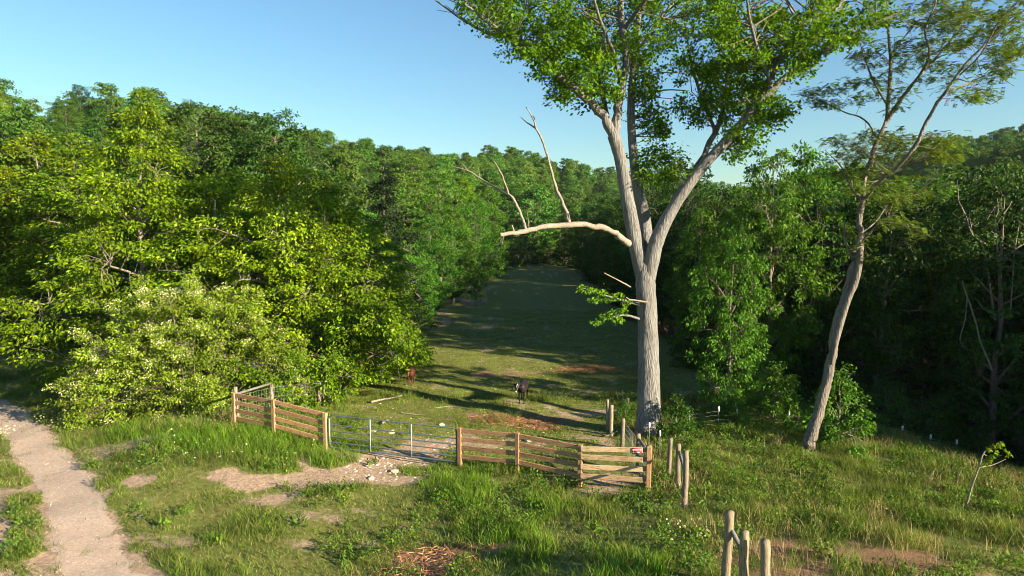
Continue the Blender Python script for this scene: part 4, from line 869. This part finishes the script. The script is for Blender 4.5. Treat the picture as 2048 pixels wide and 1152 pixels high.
# compound leaves: small leaflets in two rows along thin stalks
nf = 15; n = len(cen) * nf
c0 = np.repeat(cen, nf, 0) + rng.normal(size=(n, 3)) * np.array([.2, .2, .07]); a = rng.uniform(0, 6.283, n)
ax = nrm(np.stack([np.cos(a), np.sin(a), -0.15 + 0.3 * rng.normal(size=n)], 1)); side = nrm(np.cross(ax, [0, 0, 1.0])); up_ = np.cross(side, ax)
ln = 0.20 + 0.16 * rng.random(n); K = 6; LC, LA, LN = [], [], []
for k in range(K):
    for s in (-1, 1):
        LC.append(c0 + ax * (ln * (k + 1) / K)[:, None] + side * s * 0.03 - up_ * (0.06 * ((k + 1) / K) ** 2)); LA.append(side * s + ax * 0.4); LN.append(up_ + rng.normal(size=(n, 3)) * 0.25)
V, F = leaf_geo(np.concatenate(LC), np.concatenate(LA), np.concatenate(LN), 0.095, 0.046, 0.1, 0.05)
loc = empty('leaning_locust_tree', off, 'leaning locust tree with twisted trunk and airy feathery foliage on the right', 'tree')
for gg, nm_, mt in ((g, 'trunk', 'bark_locust'), (gl, 'limbs', 'bark_locust'), (gt, 'twigs', 'bark')):
    gg.V = [v - off for v in gg.V]; o = obj(nm_, gg.mesh(nm_, M[mt], True), loc)
    if nm_ == 'twigs': o['kind'] = 'stuff'
obj('crown', mesh('crown', V - off, F, M['leaf_locust']), loc)

# bare dead stems in the ravine
def dead_tree(name, d, specs, label, mat='bark_limb'):
    global BD
    BD = d; g = Geo(); o0 = P(specs[0][0][0][0], specs[0][0][0][1], d)
    for pp, ww in specs: tube(g, W(*pp) - o0, PXR(*ww) * 0.5, 6, 4, 0.25, rng, jit=0.6)
    t = empty(name, o0, label, 'dead tree'); obj('trunk', g.mesh('trunk', M[mat], True), t); return t
dead_tree('dead_tree', 33, [([(1990, 640, 0), (1968, 500, 0), (1945, 470, 0), (1930, 430, 0), (1918, 400, 0), (1915, 360, 0)], (7, 6, 6, 5, 4, 2)), ([(1945, 470, 0), (1940, 440, .2), (1938, 420, .3)], (4, 3, 2))], 'bare crooked dead stem left of the other bare stems')
dead_tree('dead_tree', 34, [([(1998, 640, 0), (1995, 500, 0), (1990, 450, 0), (1995, 420, 0), (1993, 385, 0)], (6, 6, 5, 4, 2)), ([(1990, 455, 0), (2005, 430, .2), (2022, 405, .3), (2020, 390, .3)], (5, 4, 3, 2))], 'bare forked dead stem between two other bare stems')
dead_tree('dead_tree', 33, [([(2020, 640, 0), (2030, 500, 0), (2040, 440, 0), (2048, 400, 0)], (6, 5, 5, 3))], 'bare dead stem at the right edge of the view')
dead_tree('dead_tree', 31, [([(1985, 740, 0), (1960, 680, 0), (1945, 620, 0), (1930, 580, 0), (1925, 560, 0)], (8, 7, 6, 5, 4)), ([(1935, 595, 0), (1930, 640, .1), (1920, 680, .2), (1935, 700, .3)], (5, 4, 3, 2))], 'pale broken trunk leaning in the dark ravine')
# sapling on the right
sp0 = G(1935, 1005); BD = float(sp0[1]) / cp; g = Geo()
tube(g, W((1933, 1010, 0), (1945, 970, 0), (1958, 935, 0), (1968, 905, 0), (1990, 893, 0), (2005, 886, 0)), PXR(4, 3.5, 3, 3, 2, 1), 6, 4); tube(g, W((1958, 935, 0), (1985, 930, .2), (2012, 918, .3)), PXR(2.5, 2, 1), 5, 3); tube(g, W((1966, 908, 0), (1985, 915, .1), (2005, 910, .1)), PXR(2, 1.5, 1), 5, 3)
t = empty('sapling', sp0, 'thin bent sapling with a leafy tip on the right slope', 'sapling'); g.V = [v - sp0 for v in g.V]; obj('stem', g.mesh('stem', M['bark_limb'], True), t)
cs = np.array([P(u, v, BD) for u, v in [(1975, 900), (1985, 893), (1995, 890), (2005, 888), (2000, 895), (2012, 902), (2018, 910), (1985, 915), (1978, 920), (1968, 928), (1992, 905)]])
V, F = clump_leaves(rng, cs, np.full(len(cs), 0.10), nrm(rng.normal(size=cs.shape)), 16, 0.11, 0.55, 0.7, 0.2); obj('foliage', mesh('foliage', V - sp0, F, M['leaf_spring']), t)

# ------------------------------------------------------------------ flowering shrub on the left
rng = np.random.default_rng(15)
fb = G(322, 850); fb[1] += 2.8; fb[0] += 0.1; fb[2] = h1(fb[0], fb[1]); g = Geo()
nodes, nr, cen = [], [], []
for k in range(34):
    az = rng.uniform(0, 6.28); ex = rng.uniform(-4.1, 4.6); ey = rng.uniform(-2.2, 2.4); hh = (4.9 - 0.10 * (ex + 0.6) ** 2) * rng.uniform(0.55, 1.0)
    b0 = np.array([ex * 0.35, ey * 0.3, -0.1]); e = np.array([ex, ey, max(0.8, hh)])
    pp = [b0, b0 + (e - b0) * .35 + [0, 0, .5], b0 + (e - b0) * .7 + [0, 0, .6], e, e + nrm(np.array([ex, ey, 0.01])) * 0.7 + [0, 0, -0.3]]
    tube(g, pp, [.035, .028, .02, .012, .005], 5, 3, 0.2, rng); q, qr = crom(pp, [.05, .04, .03, .02, .008], 4); nodes += list(q[2:]); nr += list(qr[2:])
while len(cen) < 1080:
    ex = rng.uniform(-4.7, 5.3); ey = rng.uniform(-2.9, 2.4); top = (4.9 - 0.12 * (ex + 0.3) ** 2 - 0.16 * ey ** 2) + 0.75 * math.sin(ex * 2.3 + 1) * math.cos(ey * 1.7) + 0.45 * math.sin(ex * 4.9 + ey * 3)
    if top < 0.4 or (ex > 2.2 and ey < -0.6): continue
    z = top * (1 - 0.97 * rng.random() ** (1.5 if ey > -1.2 else 0.9))
    cen.append((ex, ey, max(0.15, z)))
cen = np.array(cen); attach(rng, g, cen, nodes, nr, 0.006, 3, 0.1)
out = nrm(cen - [0, 0.5, 1.5])
V, F = clump_leaves(rng, cen, 0.30 + 0.25 * rng.random(len(cen)), out, 70, 0.125, 0.5, 0.45, 0.2)
t = empty('flowering_shrub', fb, 'wide arching shrub dusted with white blossom beside the track', 'shrub'); t.scale = (0.95, 1.0, 1.12); obj('stems', g.mesh('stems', M['bark'], True), t); obj('foliage', mesh('foliage', V, F, M['leaf_shrub']), t)
wsel = (rng.random(len(cen)) < np.clip(0.8 - 0.13 * (cen[:, 0] + 2.2), 0.10, 0.85)) & (vnoise(cen[:, 0] * 1.1, cen[:, 2] * 1.1 + cen[:, 1], 88) > -0.1); bc = cen[wsel] + out[wsel] * 0.18
V, F = clump_leaves(rng, bc, np.full(len(bc), 0.30), out[wsel], 34, 0.048, 0.9, 0.6, -0.2, 1.0); obj('blossom', mesh('blossom', V, F, M['blossom']), t)
# bough drooping over the pasture
db = np.array([(690 - 1024) / FPX * 33.5, 33.5, 0]); db[2] = h1(db[0], db[1]); BD = 33.0; g = Geo()
pp = [(688, 800, .5), (694, 700, .3), (715, 650, 0), (750, 645, -.6), (785, 665, -1.2), (808, 685, -1.6), (830, 708, -1.9), (846, 724, -2)]
tube(g, W(*pp) - db, PXR(9, 8, 7, 6, 5, 4, 3, 1.5), 7, 4, 0.2, rng); q, qr = crom(W(*pp) - db, PXR(9, 8, 7, 6, 5, 4, 3, 1.5), 4)
for a_, b_ in (((760, 680, -.8), (768, 760, -.9)), ((798, 690, -1.5), (800, 760, -1.5))): tube(g, W(a_, ((a_[0] + b_[0]) / 2 - 4, (a_[1] + b_[1]) / 2, a_[2]), b_) - db, PXR(2, 1.6, 1), 4, 3)
cs = []
for cx_, cy_, rx, ry, n in [(720, 640, 60, 30, 26), (765, 645, 45, 22, 24), (792, 668, 32, 20, 18), (812, 690, 26, 18, 14), (832, 715, 24, 10, 8), (690, 690, 45, 50, 26), (650, 650, 50, 60, 26), (740, 620, 50, 40, 22)]:
    for _ in range(n): cs.append(P(cx_ + rng.normal() * rx * .5, cy_ + rng.normal() * ry * .5, BD - (cx_ - 690) / 80 + rng.normal() * 0.6) - db)
cs = np.array(cs); attach(rng, g, cs, list(q), list(qr), 0.012, 3)
V, F = clump_leaves(rng, cs, 0.32 + 0.2 * rng.random(len(cs)), nrm(cs - cs.mean(0)), 44, 0.20, 0.48, 0.6, 0.5)
t = empty('arching_tree', db, 'small tree with a leafy bough drooping over the brown calf', 'tree'); obj('trunk', g.mesh('trunk', M['bark_limb'], True), t); obj('crown', mesh('crown', V, F, M['leaf_spring']), t)

# ------------------------------------------------------------------ fences
rng = np.random.default_rng(23)
def local_box(name, c, u, half, mat, parent, bev=0.006):
    "a plank or post: local X runs along u"
    bm = bmesh.new(); bmesh.ops.create_cube(bm, size=2); bmesh.ops.scale(bm, vec=half, verts=bm.verts)
    bmesh.ops.bevel(bm, geom=bm.edges[:], offset=bev, segments=1, affect='EDGES')
    m = bpy.data.meshes.new(name); bm.to_mesh(m); bm.free(); m.materials.append(mat)
    o = obj(name, m, parent); u = Vector(u).normalized(); v = Vector((0, 0, 1)).cross(u).normalized(); wv = u.cross(v)
    o.matrix_local = Matrix.Translation(Vector(c) - parent.location) @ Matrix((u, v, wv)).transposed().to_4x4(); return o
def sq_post(x, y, h, u, parent, mat='post_sq', half=0.067):
    z = h1(x, y); bm = bmesh.new(); bmesh.ops.create_cube(bm, size=2); bmesh.ops.scale(bm, vec=(half, half, (h + 0.4) / 2), verts=bm.verts)
    bmesh.ops.bevel(bm, geom=bm.edges[:], offset=0.008, segments=1, affect='EDGES'); m = bpy.data.meshes.new('post'); bm.to_mesh(m); bm.free(); m.materials.append(M[mat])
    o = obj('post', m, parent); o.rotation_euler.z = math.atan2(u[1], u[0]); o.location = Vector((x, y, z + h / 2 - 0.2)) - parent.location; return z
def board_fence(posts, label, mats, hpost=1.34):
    P3 = [np.array([*P(px, py, d)[:2]]) for px, py, d in posts]
    f = empty('board_fence', (*P3[0], h1(*P3[0])), label, 'fence')
    for k, p in enumerate(P3):
        u = P3[min(k + 1, len(P3) - 1)] - P3[max(k - 1, 0)]; sq_post(p[0], p[1], hpost, u, f)
    for k, (a, b_) in enumerate(zip(P3[:-1], P3[1:])):
        za, zb = h1(*a), h1(*b_); u = np.array([b_[0] - a[0], b_[1] - a[1], zb - za]); n_ = np.array([u[1], -u[0]]); n_ = n_ / np.linalg.norm(n_)
        off_ = 0.0
        for q in range(4):
            zz = hpost - 0.09 - q * 0.30
            j = rng.normal() * 0.008
            mid = (a + b_) / 2; short = mats[k] == 'plank_new'
            ln = np.linalg.norm(u) / 2 - 0.07
            c_ = np.array([mid[0], mid[1], (za + zb) / 2 + zz + j])
            if short:
                ln2 = ln - 0.09; c2 = c_ + u / np.linalg.norm(u) * -0.08 + np.array([n_[0], n_[1], 0]) * 0.085
                local_box('rail', c2, u + np.array([0, 0, rng.normal() * 0.02]), (ln2 + 0.05, 0.019, 0.080), M['plank_new'], f)
                c3 = np.array([b_[0], b_[1], zb + zz]) - u / np.linalg.norm(u) * 0.24 - np.array([n_[0], n_[1], 0]) * 0.02
                local_box('rail_stub', c3, u, (0.17, 0.019, 0.076), M['plank_grey'], f)
            else:
                local_box('rail', c_, u + np.array([0, 0, rng.normal() * 0.015]), (ln, 0.02, 0.078), M[mats[k]], f)
    return f, P3
lf, LP = board_fence([(470, 848, 26.0), (549, 875, 25.2), (652, 903, 24.4)], 'brown four board fence left of the metal gate', ['plank', 'plank'])
rf, RP = board_fence([(920, 932, 23.4), (1035, 947, 22.5), (1160, 974, 21.5), (1297, 982, 20.9)], 'brown board fence right of the gate with pale new boards at its end', ['plank', 'plank', 'plank_new'])
# the metal gate
ga, gb = LP[2], RP[0]; gd_ = (gb - ga) / np.linalg.norm(gb - ga); ga = ga + gd_ * 0.17; gb = gb - gd_ * 0.12
za = h1(*LP[2]) + 0.10; zb = h1(*RP[0]) + 0.14; gt_ = empty('metal_gate', (ga[0], ga[1], za), 'grey green tubular metal gate closing the pasture entrance', 'gate'); o0 = np.array([ga[0], ga[1], za])
GL = np.array([gb[0] - ga[0], gb[1] - ga[1], zb - za]); GH = 1.17
g = Geo(); r_ = 0.11
fr = [GL * 0 + [0, 0, 0.0]]
c1 = [np.array([0, 0, GH - r_]), np.array([0, 0, GH - r_ * 0.3]) + GL * 0.006, np.array([0, 0, GH]) + GL * 0.025]
c2 = [GL * 0.975 + [0, 0, GH], GL * 0.994 + [0, 0, GH - r_ * 0.3], GL + [0, 0, GH - r_]]
c3 = [GL + [0, 0, r_], GL * 0.994 + [0, 0, r_ * 0.3], GL * 0.975]
c4 = [GL * 0.025, GL * 0.006 + [0, 0, r_ * 0.3], np.array([0, 0, r_])]
tube(g, c4 + c1 + c2 + c3 + c4[:1], 0.026, 8); obj('gate_frame', g.mesh('gate_frame', M['gate'], True), gt_)
for q, zz in enumerate((0.19, 0.39, 0.60, 0.82, 1.0)):
    if q == 4: continue
    g = Geo(); tube(g, [np.array([0, 0, zz]), GL * 0.5 + [0, 0, zz], GL + [0, 0, zz]], 0.022, 8); obj('gate_bar', g.mesh('gate_bar', M['gate'], True), gt_)
for q in (0.33, 0.655):
    g = Geo(); nrm_ = np.array([GL[1], -GL[0], 0]) / np.linalg.norm(GL) * 0.03
    box(g, GL * q + [0, 0, GH / 2] + nrm_, gd_.tolist() + [0] if False else np.array([gd_[0], gd_[1], 0]) * 0.018, nrm_ * 0.25, [0, 0, GH / 2]); obj('gate_upright', g.mesh('gate_upright', M['gate_zinc']), gt_)
g = Geo(); box(g, np.array([0, 0, GH / 2]) + np.array([GL[1], -GL[0], 0]) / np.linalg.norm(GL) * 0.034, np.array([gd_[0], gd_[1], 0]) * 0.012, np.array([GL[1], -GL[0], 0]) / np.linalg.norm(GL) * 0.008, [0, 0, GH / 2 - 0.12]); obj('gate_end_strip', g.mesh('gate_end_strip', M['gate_zinc']), gt_)
for zz in (0.28, 0.62): 
    g = Geo(); tube(g, [GL + [0, 0, zz], GL + np.array([gd_[0], gd_[1], 0]) * 0.10 + [0, 0, zz]], 0.018, 6, cap=True); obj('hinge', g.mesh('hinge', M['nail'], True), gt_)
# red notice on the last pale board
a, b_ = RP[2], RP[3]; u = nrm(b_ - a); n_ = np.array([u[1], -u[0]]); zs = h1(*b_) + 1.34 - 0.12
sc_ = b_ - u * 0.36 + n_ * 0.117; sg = empty('red_notice', (sc_[0], sc_[1], zs), 'small red notice with pale lettering nailed to the pale top board', 'sign')
slope = (h1(*b_) - h1(*a)) / np.linalg.norm(b_ - a); U3 = np.array([u[0], u[1], slope]); N3 = np.array([n_[0], n_[1], 0])
g = Geo(); box(g, (0, 0, 0), U3 * 0.15, N3 * 0.004, np.array([0, 0, 0.088])); obj('sign_plate', g.mesh('sign_plate', M['sign_red']), sg)
def strokes(rows, name):
    g = Geo()
    for (x0, z0, x1, z1, wd) in rows:
        p0 = U3 * x0 + np.array([0, 0, z0]); p1 = U3 * x1 + np.array([0, 0, z1]); d_ = p1 - p0; L_ = np.linalg.norm(d_); d_ = d_ / L_
        box(g, (p0 + p1) / 2 + N3 * 0.006, d_ * L_ / 2, N3 * 0.002, np.cross(d_, N3) * wd / 2)
    obj(name, g.mesh(name, M['sign_white']), sg)
rows = []
for k in range(7):
    x0 = -0.125 + k * 0.036
    rows += [(x0, -0.005, x0, 0.062, 0.011), (x0 + 0.018, -0.005 + 0.02 * (k % 2), x0 + 0.018, 0.062, 0.010), (x0, 0.03 + 0.03 * (k % 2), x0 + 0.018, 0.03 + 0.03 * (k % 2), 0.010)]
rows += [(-0.06, -0.03, 0.09, -0.03, 0.014), (-0.06, -0.055, 0.07, -0.055, 0.012), (-0.125, -0.06, -0.105, -0.03, 0.010), (-0.085, -0.06, -0.105, -0.03, 0.010)]
strokes(rows, 'lettering')
# round-post wire fences
def post_mesh(h, r, mat, seed):
    rg_ = np.random.default_rng(seed); g = Geo(); z = np.linspace(-0.35, h, 7); pts = np.column_stack([rg_.normal(size=7) * 0.006, rg_.normal(size=7) * 0.006, z])
    tube(g, pts, r * (1.03 - 0.06 * np.linspace(0, 1, 7)), 12, 2, 0.05, rg_, cap=True); return g.mesh('post', M[mat], False)
def wire_fence(label, posts, braces, runs, mats='post_round'):
    "posts: (px, py_base, d, top_py, r); braces: (i, z, j, z); runs: list of index chains that carry wire"
    B = []
    for px, py, d, top, r in posts:
        p = P(px, py, d); z = h1(p[0], p[1]); B.append((p[0], p[1], z, P(px, top, d)[2] - z, r))
    f = empty('wire_fence', B[0][:3], label, 'fence'); o0 = np.array(B[0][:3])
    for k, (x, y, z, h, r) in enumerate(B):
        o = obj('post', post_mesh(h, r, mats, k * 7 + len(label)), f, np.array([x, y, z]) - o0); o.rotation_euler = (rng.normal() * 0.02, rng.normal() * 0.02, k)
    for i_, zi, j_, zj in braces:
        a_ = np.array(B[i_][:3]) + [0, 0, zi]; b2 = np.array(B[j_][:3]) + [0, 0, zj]; g = Geo(); tube(g, [a_ - o0, (a_ + b2) / 2 - o0, b2 - o0], 0.05, 10, cap=True); obj('brace', g.mesh('brace', M['brace']), f)
    g = Geo()
    for ch in runs:
        for i_, j_ in zip(ch[:-1], ch[1:]):
            a_ = np.array(B[i_][:3]); b2 = np.array(B[j_][:3]); L_ = np.linalg.norm(b2 - a_)
            n = max(4, int(L_ / 0.35))
            for zz in (0.08, 0.22, 0.36, 0.52, 0.70, 0.90, 1.1):
                tube(g, [a_ + (b2 - a_) * s + [0, 0, zz] - o0 for s in np.linspace(0, 1, 3)], 0.005, 3)
            for s in np.linspace(0, 1, int(L_ / 0.16) + 1): tube(g, [a_ + (b2 - a_) * s + [0, 0, 0.06] - o0, a_ + (b2 - a_) * s + [0, 0, 1.1] - o0], 0.004, 3)
    if runs: w_ = obj('wire_mesh', g.mesh('wire_mesh', M['wire']), f); w_['kind'] = 'stuff'
    return f
wire_fence('round post wire fence with brace rail behind the left board fence', [(475, 842, 26.5, 772, .075), (545, 838, 28.6, 766, .075), (638, 820, 30.8, 764, .08), (678, 800, 33.2, 740, .095)], [(0, 1.18, 1, 1.28)], [(0, 1, 2, 3)], 'post_old')
wire_fence('pair of round posts and wire beside the big trunk', [(1216, 862, 27.6, 797, .075), (1222, 870, 26.8, 809, .08), (1256, 845, 29.5, 795, .07)], [], [])
wire_fence('braced round posts behind the right end of the board fence', [(1245, 900, 24.9, 836, .075), (1276, 945, 22.6, 866, .075), (1297, 975, 21.3, 889, .085)], [(1, 1.15, 2, 1.05)], [(0, 1, 2)], 'post_round')
wire_fence('cluster of three weathered posts with a brace on the slope', [(1338, 957, 22.0, 874, .07), (1356, 975, 20.8, 885, .075), (1369, 1013, 19.2, 899, .08)], [(1, 1.2, 2, 1.0)], [], 'post_old')
wire_fence('three round posts with a slanting brace in the right foreground', [(1452, 1172, 13.65, 1014, .088), (1487, 1190, 13.2, 1056, .09), (1532, 1200, 12.9, 1072, .09)], [(0, 1.28, 1, 0.85)], [], 'post_round')
# steel posts with white tips and the wire between them
tp_ = [(1282, 876, 27.3, 829), (1298, 885, 25.6, 852), (1319, 912, 24.0, 868), (1378, 862, 27.5, 827), (1436, 866, 28.0, 819), (1473, 868, 28.6, 824), (1576, 880, 28.5, 838), (1802, 912, 29.5, 874), (1859, 914, 29.5, 875), (1911, 925, 29.5, 885)]
o0 = P(*tp_[0][:3]); o0[2] = h1(o0[0], o0[1]); f = empty('steel_post_fence', o0, 'thin wire fence on steel posts with white tips along the slope edge', 'fence'); tops = []
for px, py, d, top in tp_:
    p = P(px, py, d); p[2] = h1(p[0], p[1]); t_ = P(px, top, d); t_[2] = max(t_[2], p[2] + 0.5); g = Geo(); box(g, (p + t_) / 2 - o0, (0.018, 0, 0), (0, 0.018, 0), (0, 0, (t_[2] - p[2]) / 2 + 0.1)); q = obj('post', g.mesh('post', M['tpost']), f)
    g = Geo(); box(g, np.array([p[0], p[1], t_[2] + 0.05]) - o0, (0.028, 0, 0), (0, 0.028, 0), (0, 0, 0.10)); obj('white_tip', g.mesh('white_tip', M['tcap']), q); tops.append((p, t_))
g = Geo()
for (p, t_), (p2, t2) in zip(tops[3:-1], tops[4:]):
    for s in (0.95, 0.75, 0.5, 0.3): tube(g, [p + (t_ - p) * [0, 0, s] - o0, p2 + (t2 - p2) * [0, 0, s] - o0], 0.003, 3)
w_ = obj('wire', g.mesh('wire', M['wire']), f); w_['kind'] = 'stuff'

# ------------------------------------------------------------------ cattle
def ellip_loft(g, secs, seg=12):
    "secs: (centre, side radius, up radius, axis)"
    V = []
    for c, rs, ru, ax in secs:
        ax = nrm(np.array(ax, float)); s = nrm(np.cross(ax, [0, 0, 1.0] if abs(ax[2]) < 0.9 else [0, 1.0, 0])); u = np.cross(s, ax)
        for k in range(seg):
            a = 2 * math.pi * k / seg; V.append(np.array(c) + s * rs * math.cos(a) + u * ru * math.sin(a))
    V = np.array(V); n = len(secs); i = np.arange(n - 1)[:, None] * seg; j = np.arange(seg); jn = (j + 1) % seg
    F = np.stack([i + j, i + j + seg, i + jn + seg, i + jn], -1).reshape(-1, 4)
    k = np.arange(1, seg // 2); e = (n - 1) * seg
    k2 = np.arange(seg // 2 - 1)
    c0 = np.stack([k2, k2 + 1, seg - 2 - k2, seg - 1 - k2], -1); F = np.vstack([F, c0, (c0 + e)[:, ::-1]])
    g.add(V, F)
def cow_mat(name, base, dark, white_legs):
    m, nt, b = newmat(name); tc = nd(nt, 'ShaderNodeTexCoord'); n = nd(nt, 'ShaderNodeTexNoise', Scale=5.0, Detail=4.0); nt.links.new(tc.outputs['Object'], n.inputs['Vector'])
    c = ramp(nt, n.outputs[0], [(0.3, dark), (0.7, base)]).outputs[0]
    nt.links.new(c, b.inputs['Base Color']); b.inputs['Roughness'].default_value = 0.55; b.inputs['Specular IOR Level'].default_value = 0.25; return m
M['cow_black'] = cow_mat('cow_black', (0.022, 0.016, 0.014), (0.010, 0.008, 0.008), True)
M['cow_brown'] = cow_mat('cow_brown', (0.11, 0.035, 0.018), (0.055, 0.018, 0.010), False)
M['cow_white'] = plain_mat('cow_white', (0.62, 0.56, 0.50), 0.7, 0, 0.12); M['cow_eye'] = plain_mat('cow_eye', (0.01, 0.008, 0.006), 0.2)
def cow(name, p, s, rot, mat, label, turn, patchy):
    t = empty(name, p, label, 'cow'); t.rotation_euler.z = rot; t.scale = (s, s, s); g = Geo()
    # facing -Y, 1 m at the withers
    ellip_loft(g, [((0, .66, .74), .05, .07, (0, -1, 0)), ((0, .62, .76), .17, .19, (0, -1, 0)), ((0, .45, .76), .225, .235, (0, -1, 0)), ((0, .2, .72), .245, .265, (0, -1, 0)), ((0, -.1, .71), .24, .27, (0, -1, 0)), ((0, -.36, .74), .205, .255, (0, -1, 0)), ((0, -.54, .77), .14, .20, (0, -1, -.1)), ((0, -.62, .78), .07, .11, (0, -1, 0))])
    hx = -turn
    ellip_loft(g, [((0, -.42, .82), .12, .17, (hx * .4, -1, .35)), ((hx * .10, -.60, .90), .10, .135, (hx * .5, -1, .3)), ((hx * .22, -.74, .95), .085, .105, (hx * .6, -1, .1))])
    hb = np.array([hx * .26, -.80, .97]); hd = nrm(np.array([hx * .35, -.62, -.72]))
    ellip_loft(g, [(hb - hd * .10, .07, .07, hd), (hb - hd * .03, .098, .10, hd), (hb + hd * .10, .092, .095, hd), (hb + hd * .22, .066, .072, hd), (hb + hd * .32, .060, .060, hd), (hb + hd * .36, .035, .035, hd)])
    for sx in (-1, 1):
        ellip_loft(g, [((sx * .12, -.40, .70), .085, .11, (0, 0, -1)), ((sx * .115, -.41, .52), .062, .075, (0, 0, -1)), ((sx * .11, -.42, .36), .043, .05, (0, 0, -1)), ((sx * .11, -.425, .30), .045, .05, (0, 0, -1)), ((sx * .108, -.43, .12), .030, .034, (0, 0, -1)), ((sx * .108, -.44, .06), .040, .046, (0, 0, -1)), ((sx * .108, -.45, 0), .046, .056, (0, 0, -1))], 10)
        ellip_loft(g, [((sx * .14, .50, .74), .10, .17, (0, .1, -1)), ((sx * .145, .47, .54), .075, .12, (0, .1, -1)), ((sx * .135, .55, .40), .045, .06, (0, .1, -1)), ((sx * .13, .56, .30), .040, .045, (0, 0, -1)), ((sx * .125, .53, .12), .030, .034, (0, 0, -1)), ((sx * .125, .52, .06), .040, .046, (0, 0, -1)), ((sx * .125, .51, 0), .046, .056, (0, 0, -1))], 10)
    m = g.mesh('body', mat, True); o = obj('body', m, t)
    rm = o.modifiers.new('skin', 'REMESH'); rm.mode = 'VOXEL'; rm.voxel_size = 0.022; rm.use_smooth_shade = True
    s2 = o.modifiers.new('soft', 'SMOOTH'); s2.iterations = 4; s2.factor = 0.5
    side = nrm(np.cross(hd, [0, 0, 1.0]))
    for sx in (-1, 1):
        g = Geo(); e0 = hb + side * sx * .09 - hd * .02; e1 = e0 + side * sx * .17 + np.array([0, 0.03, -.02])
        ellip_loft(g, [(e0, .02, .02, e1 - e0), (e0 * .6 + e1 * .4, .030, .055, e1 - e0), (e0 * .25 + e1 * .75, .022, .045, e1 - e0), (e1, .006, .012, e1 - e0)], 8); obj('ear', g.mesh('ear', mat, True), t)
        g = Geo(); fr_ = nrm(np.cross(side, hd)); fr_ = fr_ if fr_[1] < 0 else -fr_
        ellip_loft(g, [(hb + hd * .07 + side * sx * .080 + fr_ * .035 + v, r, r, (0, -1, 0)) for v, r in ((np.array([0, .014, 0]), .006), (np.array([0, 0, 0]), .016), (np.array([0, -.014, 0]), .006))], 8); obj('eye', g.mesh('eye', M['cow_eye'], True), t)
    fr_ = nrm(np.cross(side, hd)); fr_ = fr_ if fr_[1] < 0 else -fr_
    g = Geo(); ellip_loft(g, [(hb + hd * .325, .056, .056, hd), (hb + hd * .345, .052, .052, hd), (hb + hd * .375, .03, .03, hd)], 10); o = obj('muzzle', g.mesh('muzzle', M['cow_white'] if patchy else mat, True), t)
    g = Geo(); tube(g, [(0, .66, .86), (0, .74, .78), (0, .75, .55), (0, .74, .38), (0, .74, .28)], [.03, .025, .016, .03, .008], 7, 3); obj('tail', g.mesh('tail', mat, True), t)
    if patchy:
        g = Geo(); ellip_loft(g, [(hb + hd * -.04 + fr_ * .085 + side * -.01, .012, .012, hd), (hb + hd * .02 + fr_ * .088, .024, .014, hd), (hb + hd * .10 + fr_ * .082, .018, .014, hd), (hb + hd * .17 + fr_ * .066, .010, .012, hd)], 8); o = obj('face_blaze', g.mesh('face_blaze', M['cow_white'], True), t); o['label'] = 'white mark on the forehead'
    return t
p = G(1046, 803); cow('black_calf', (p[0], p[1], h1(p[0], p[1])), 0.98, R(-8), M['cow_black'], 'black calf with a white face mark standing in the pasture', 0.55, True)
p = G(822, 769); cow('brown_calf', (p[0], p[1], h1(p[0], p[1])), 0.90, R(4), M['cow_brown'], 'dark reddish brown calf under the drooping bough', 0.25, False)

# ------------------------------------------------------------------ haze over the valley
hm, nt, b = newmat('haze'); nt.nodes.remove(b); pv = nd(nt, 'ShaderNodeVolumePrincipled'); pv.inputs['Color'].default_value = (0.80, 0.88, 1.0, 1); pv.inputs['Density'].default_value = 0.00007; pv.inputs['Anisotropy'].default_value = 0.2
nt.links.new(pv.outputs[0], nt.nodes['Material Output'].inputs['Volume'])
g = Geo(); box(g, (0, 950, 26), (1600, 0, 0), (0, 1300, 0), (0, 0, 36)); tag(obj('haze', g.mesh('haze', hm)), 'thin pale haze hanging in the valley air', 'haze', kind='stuff')
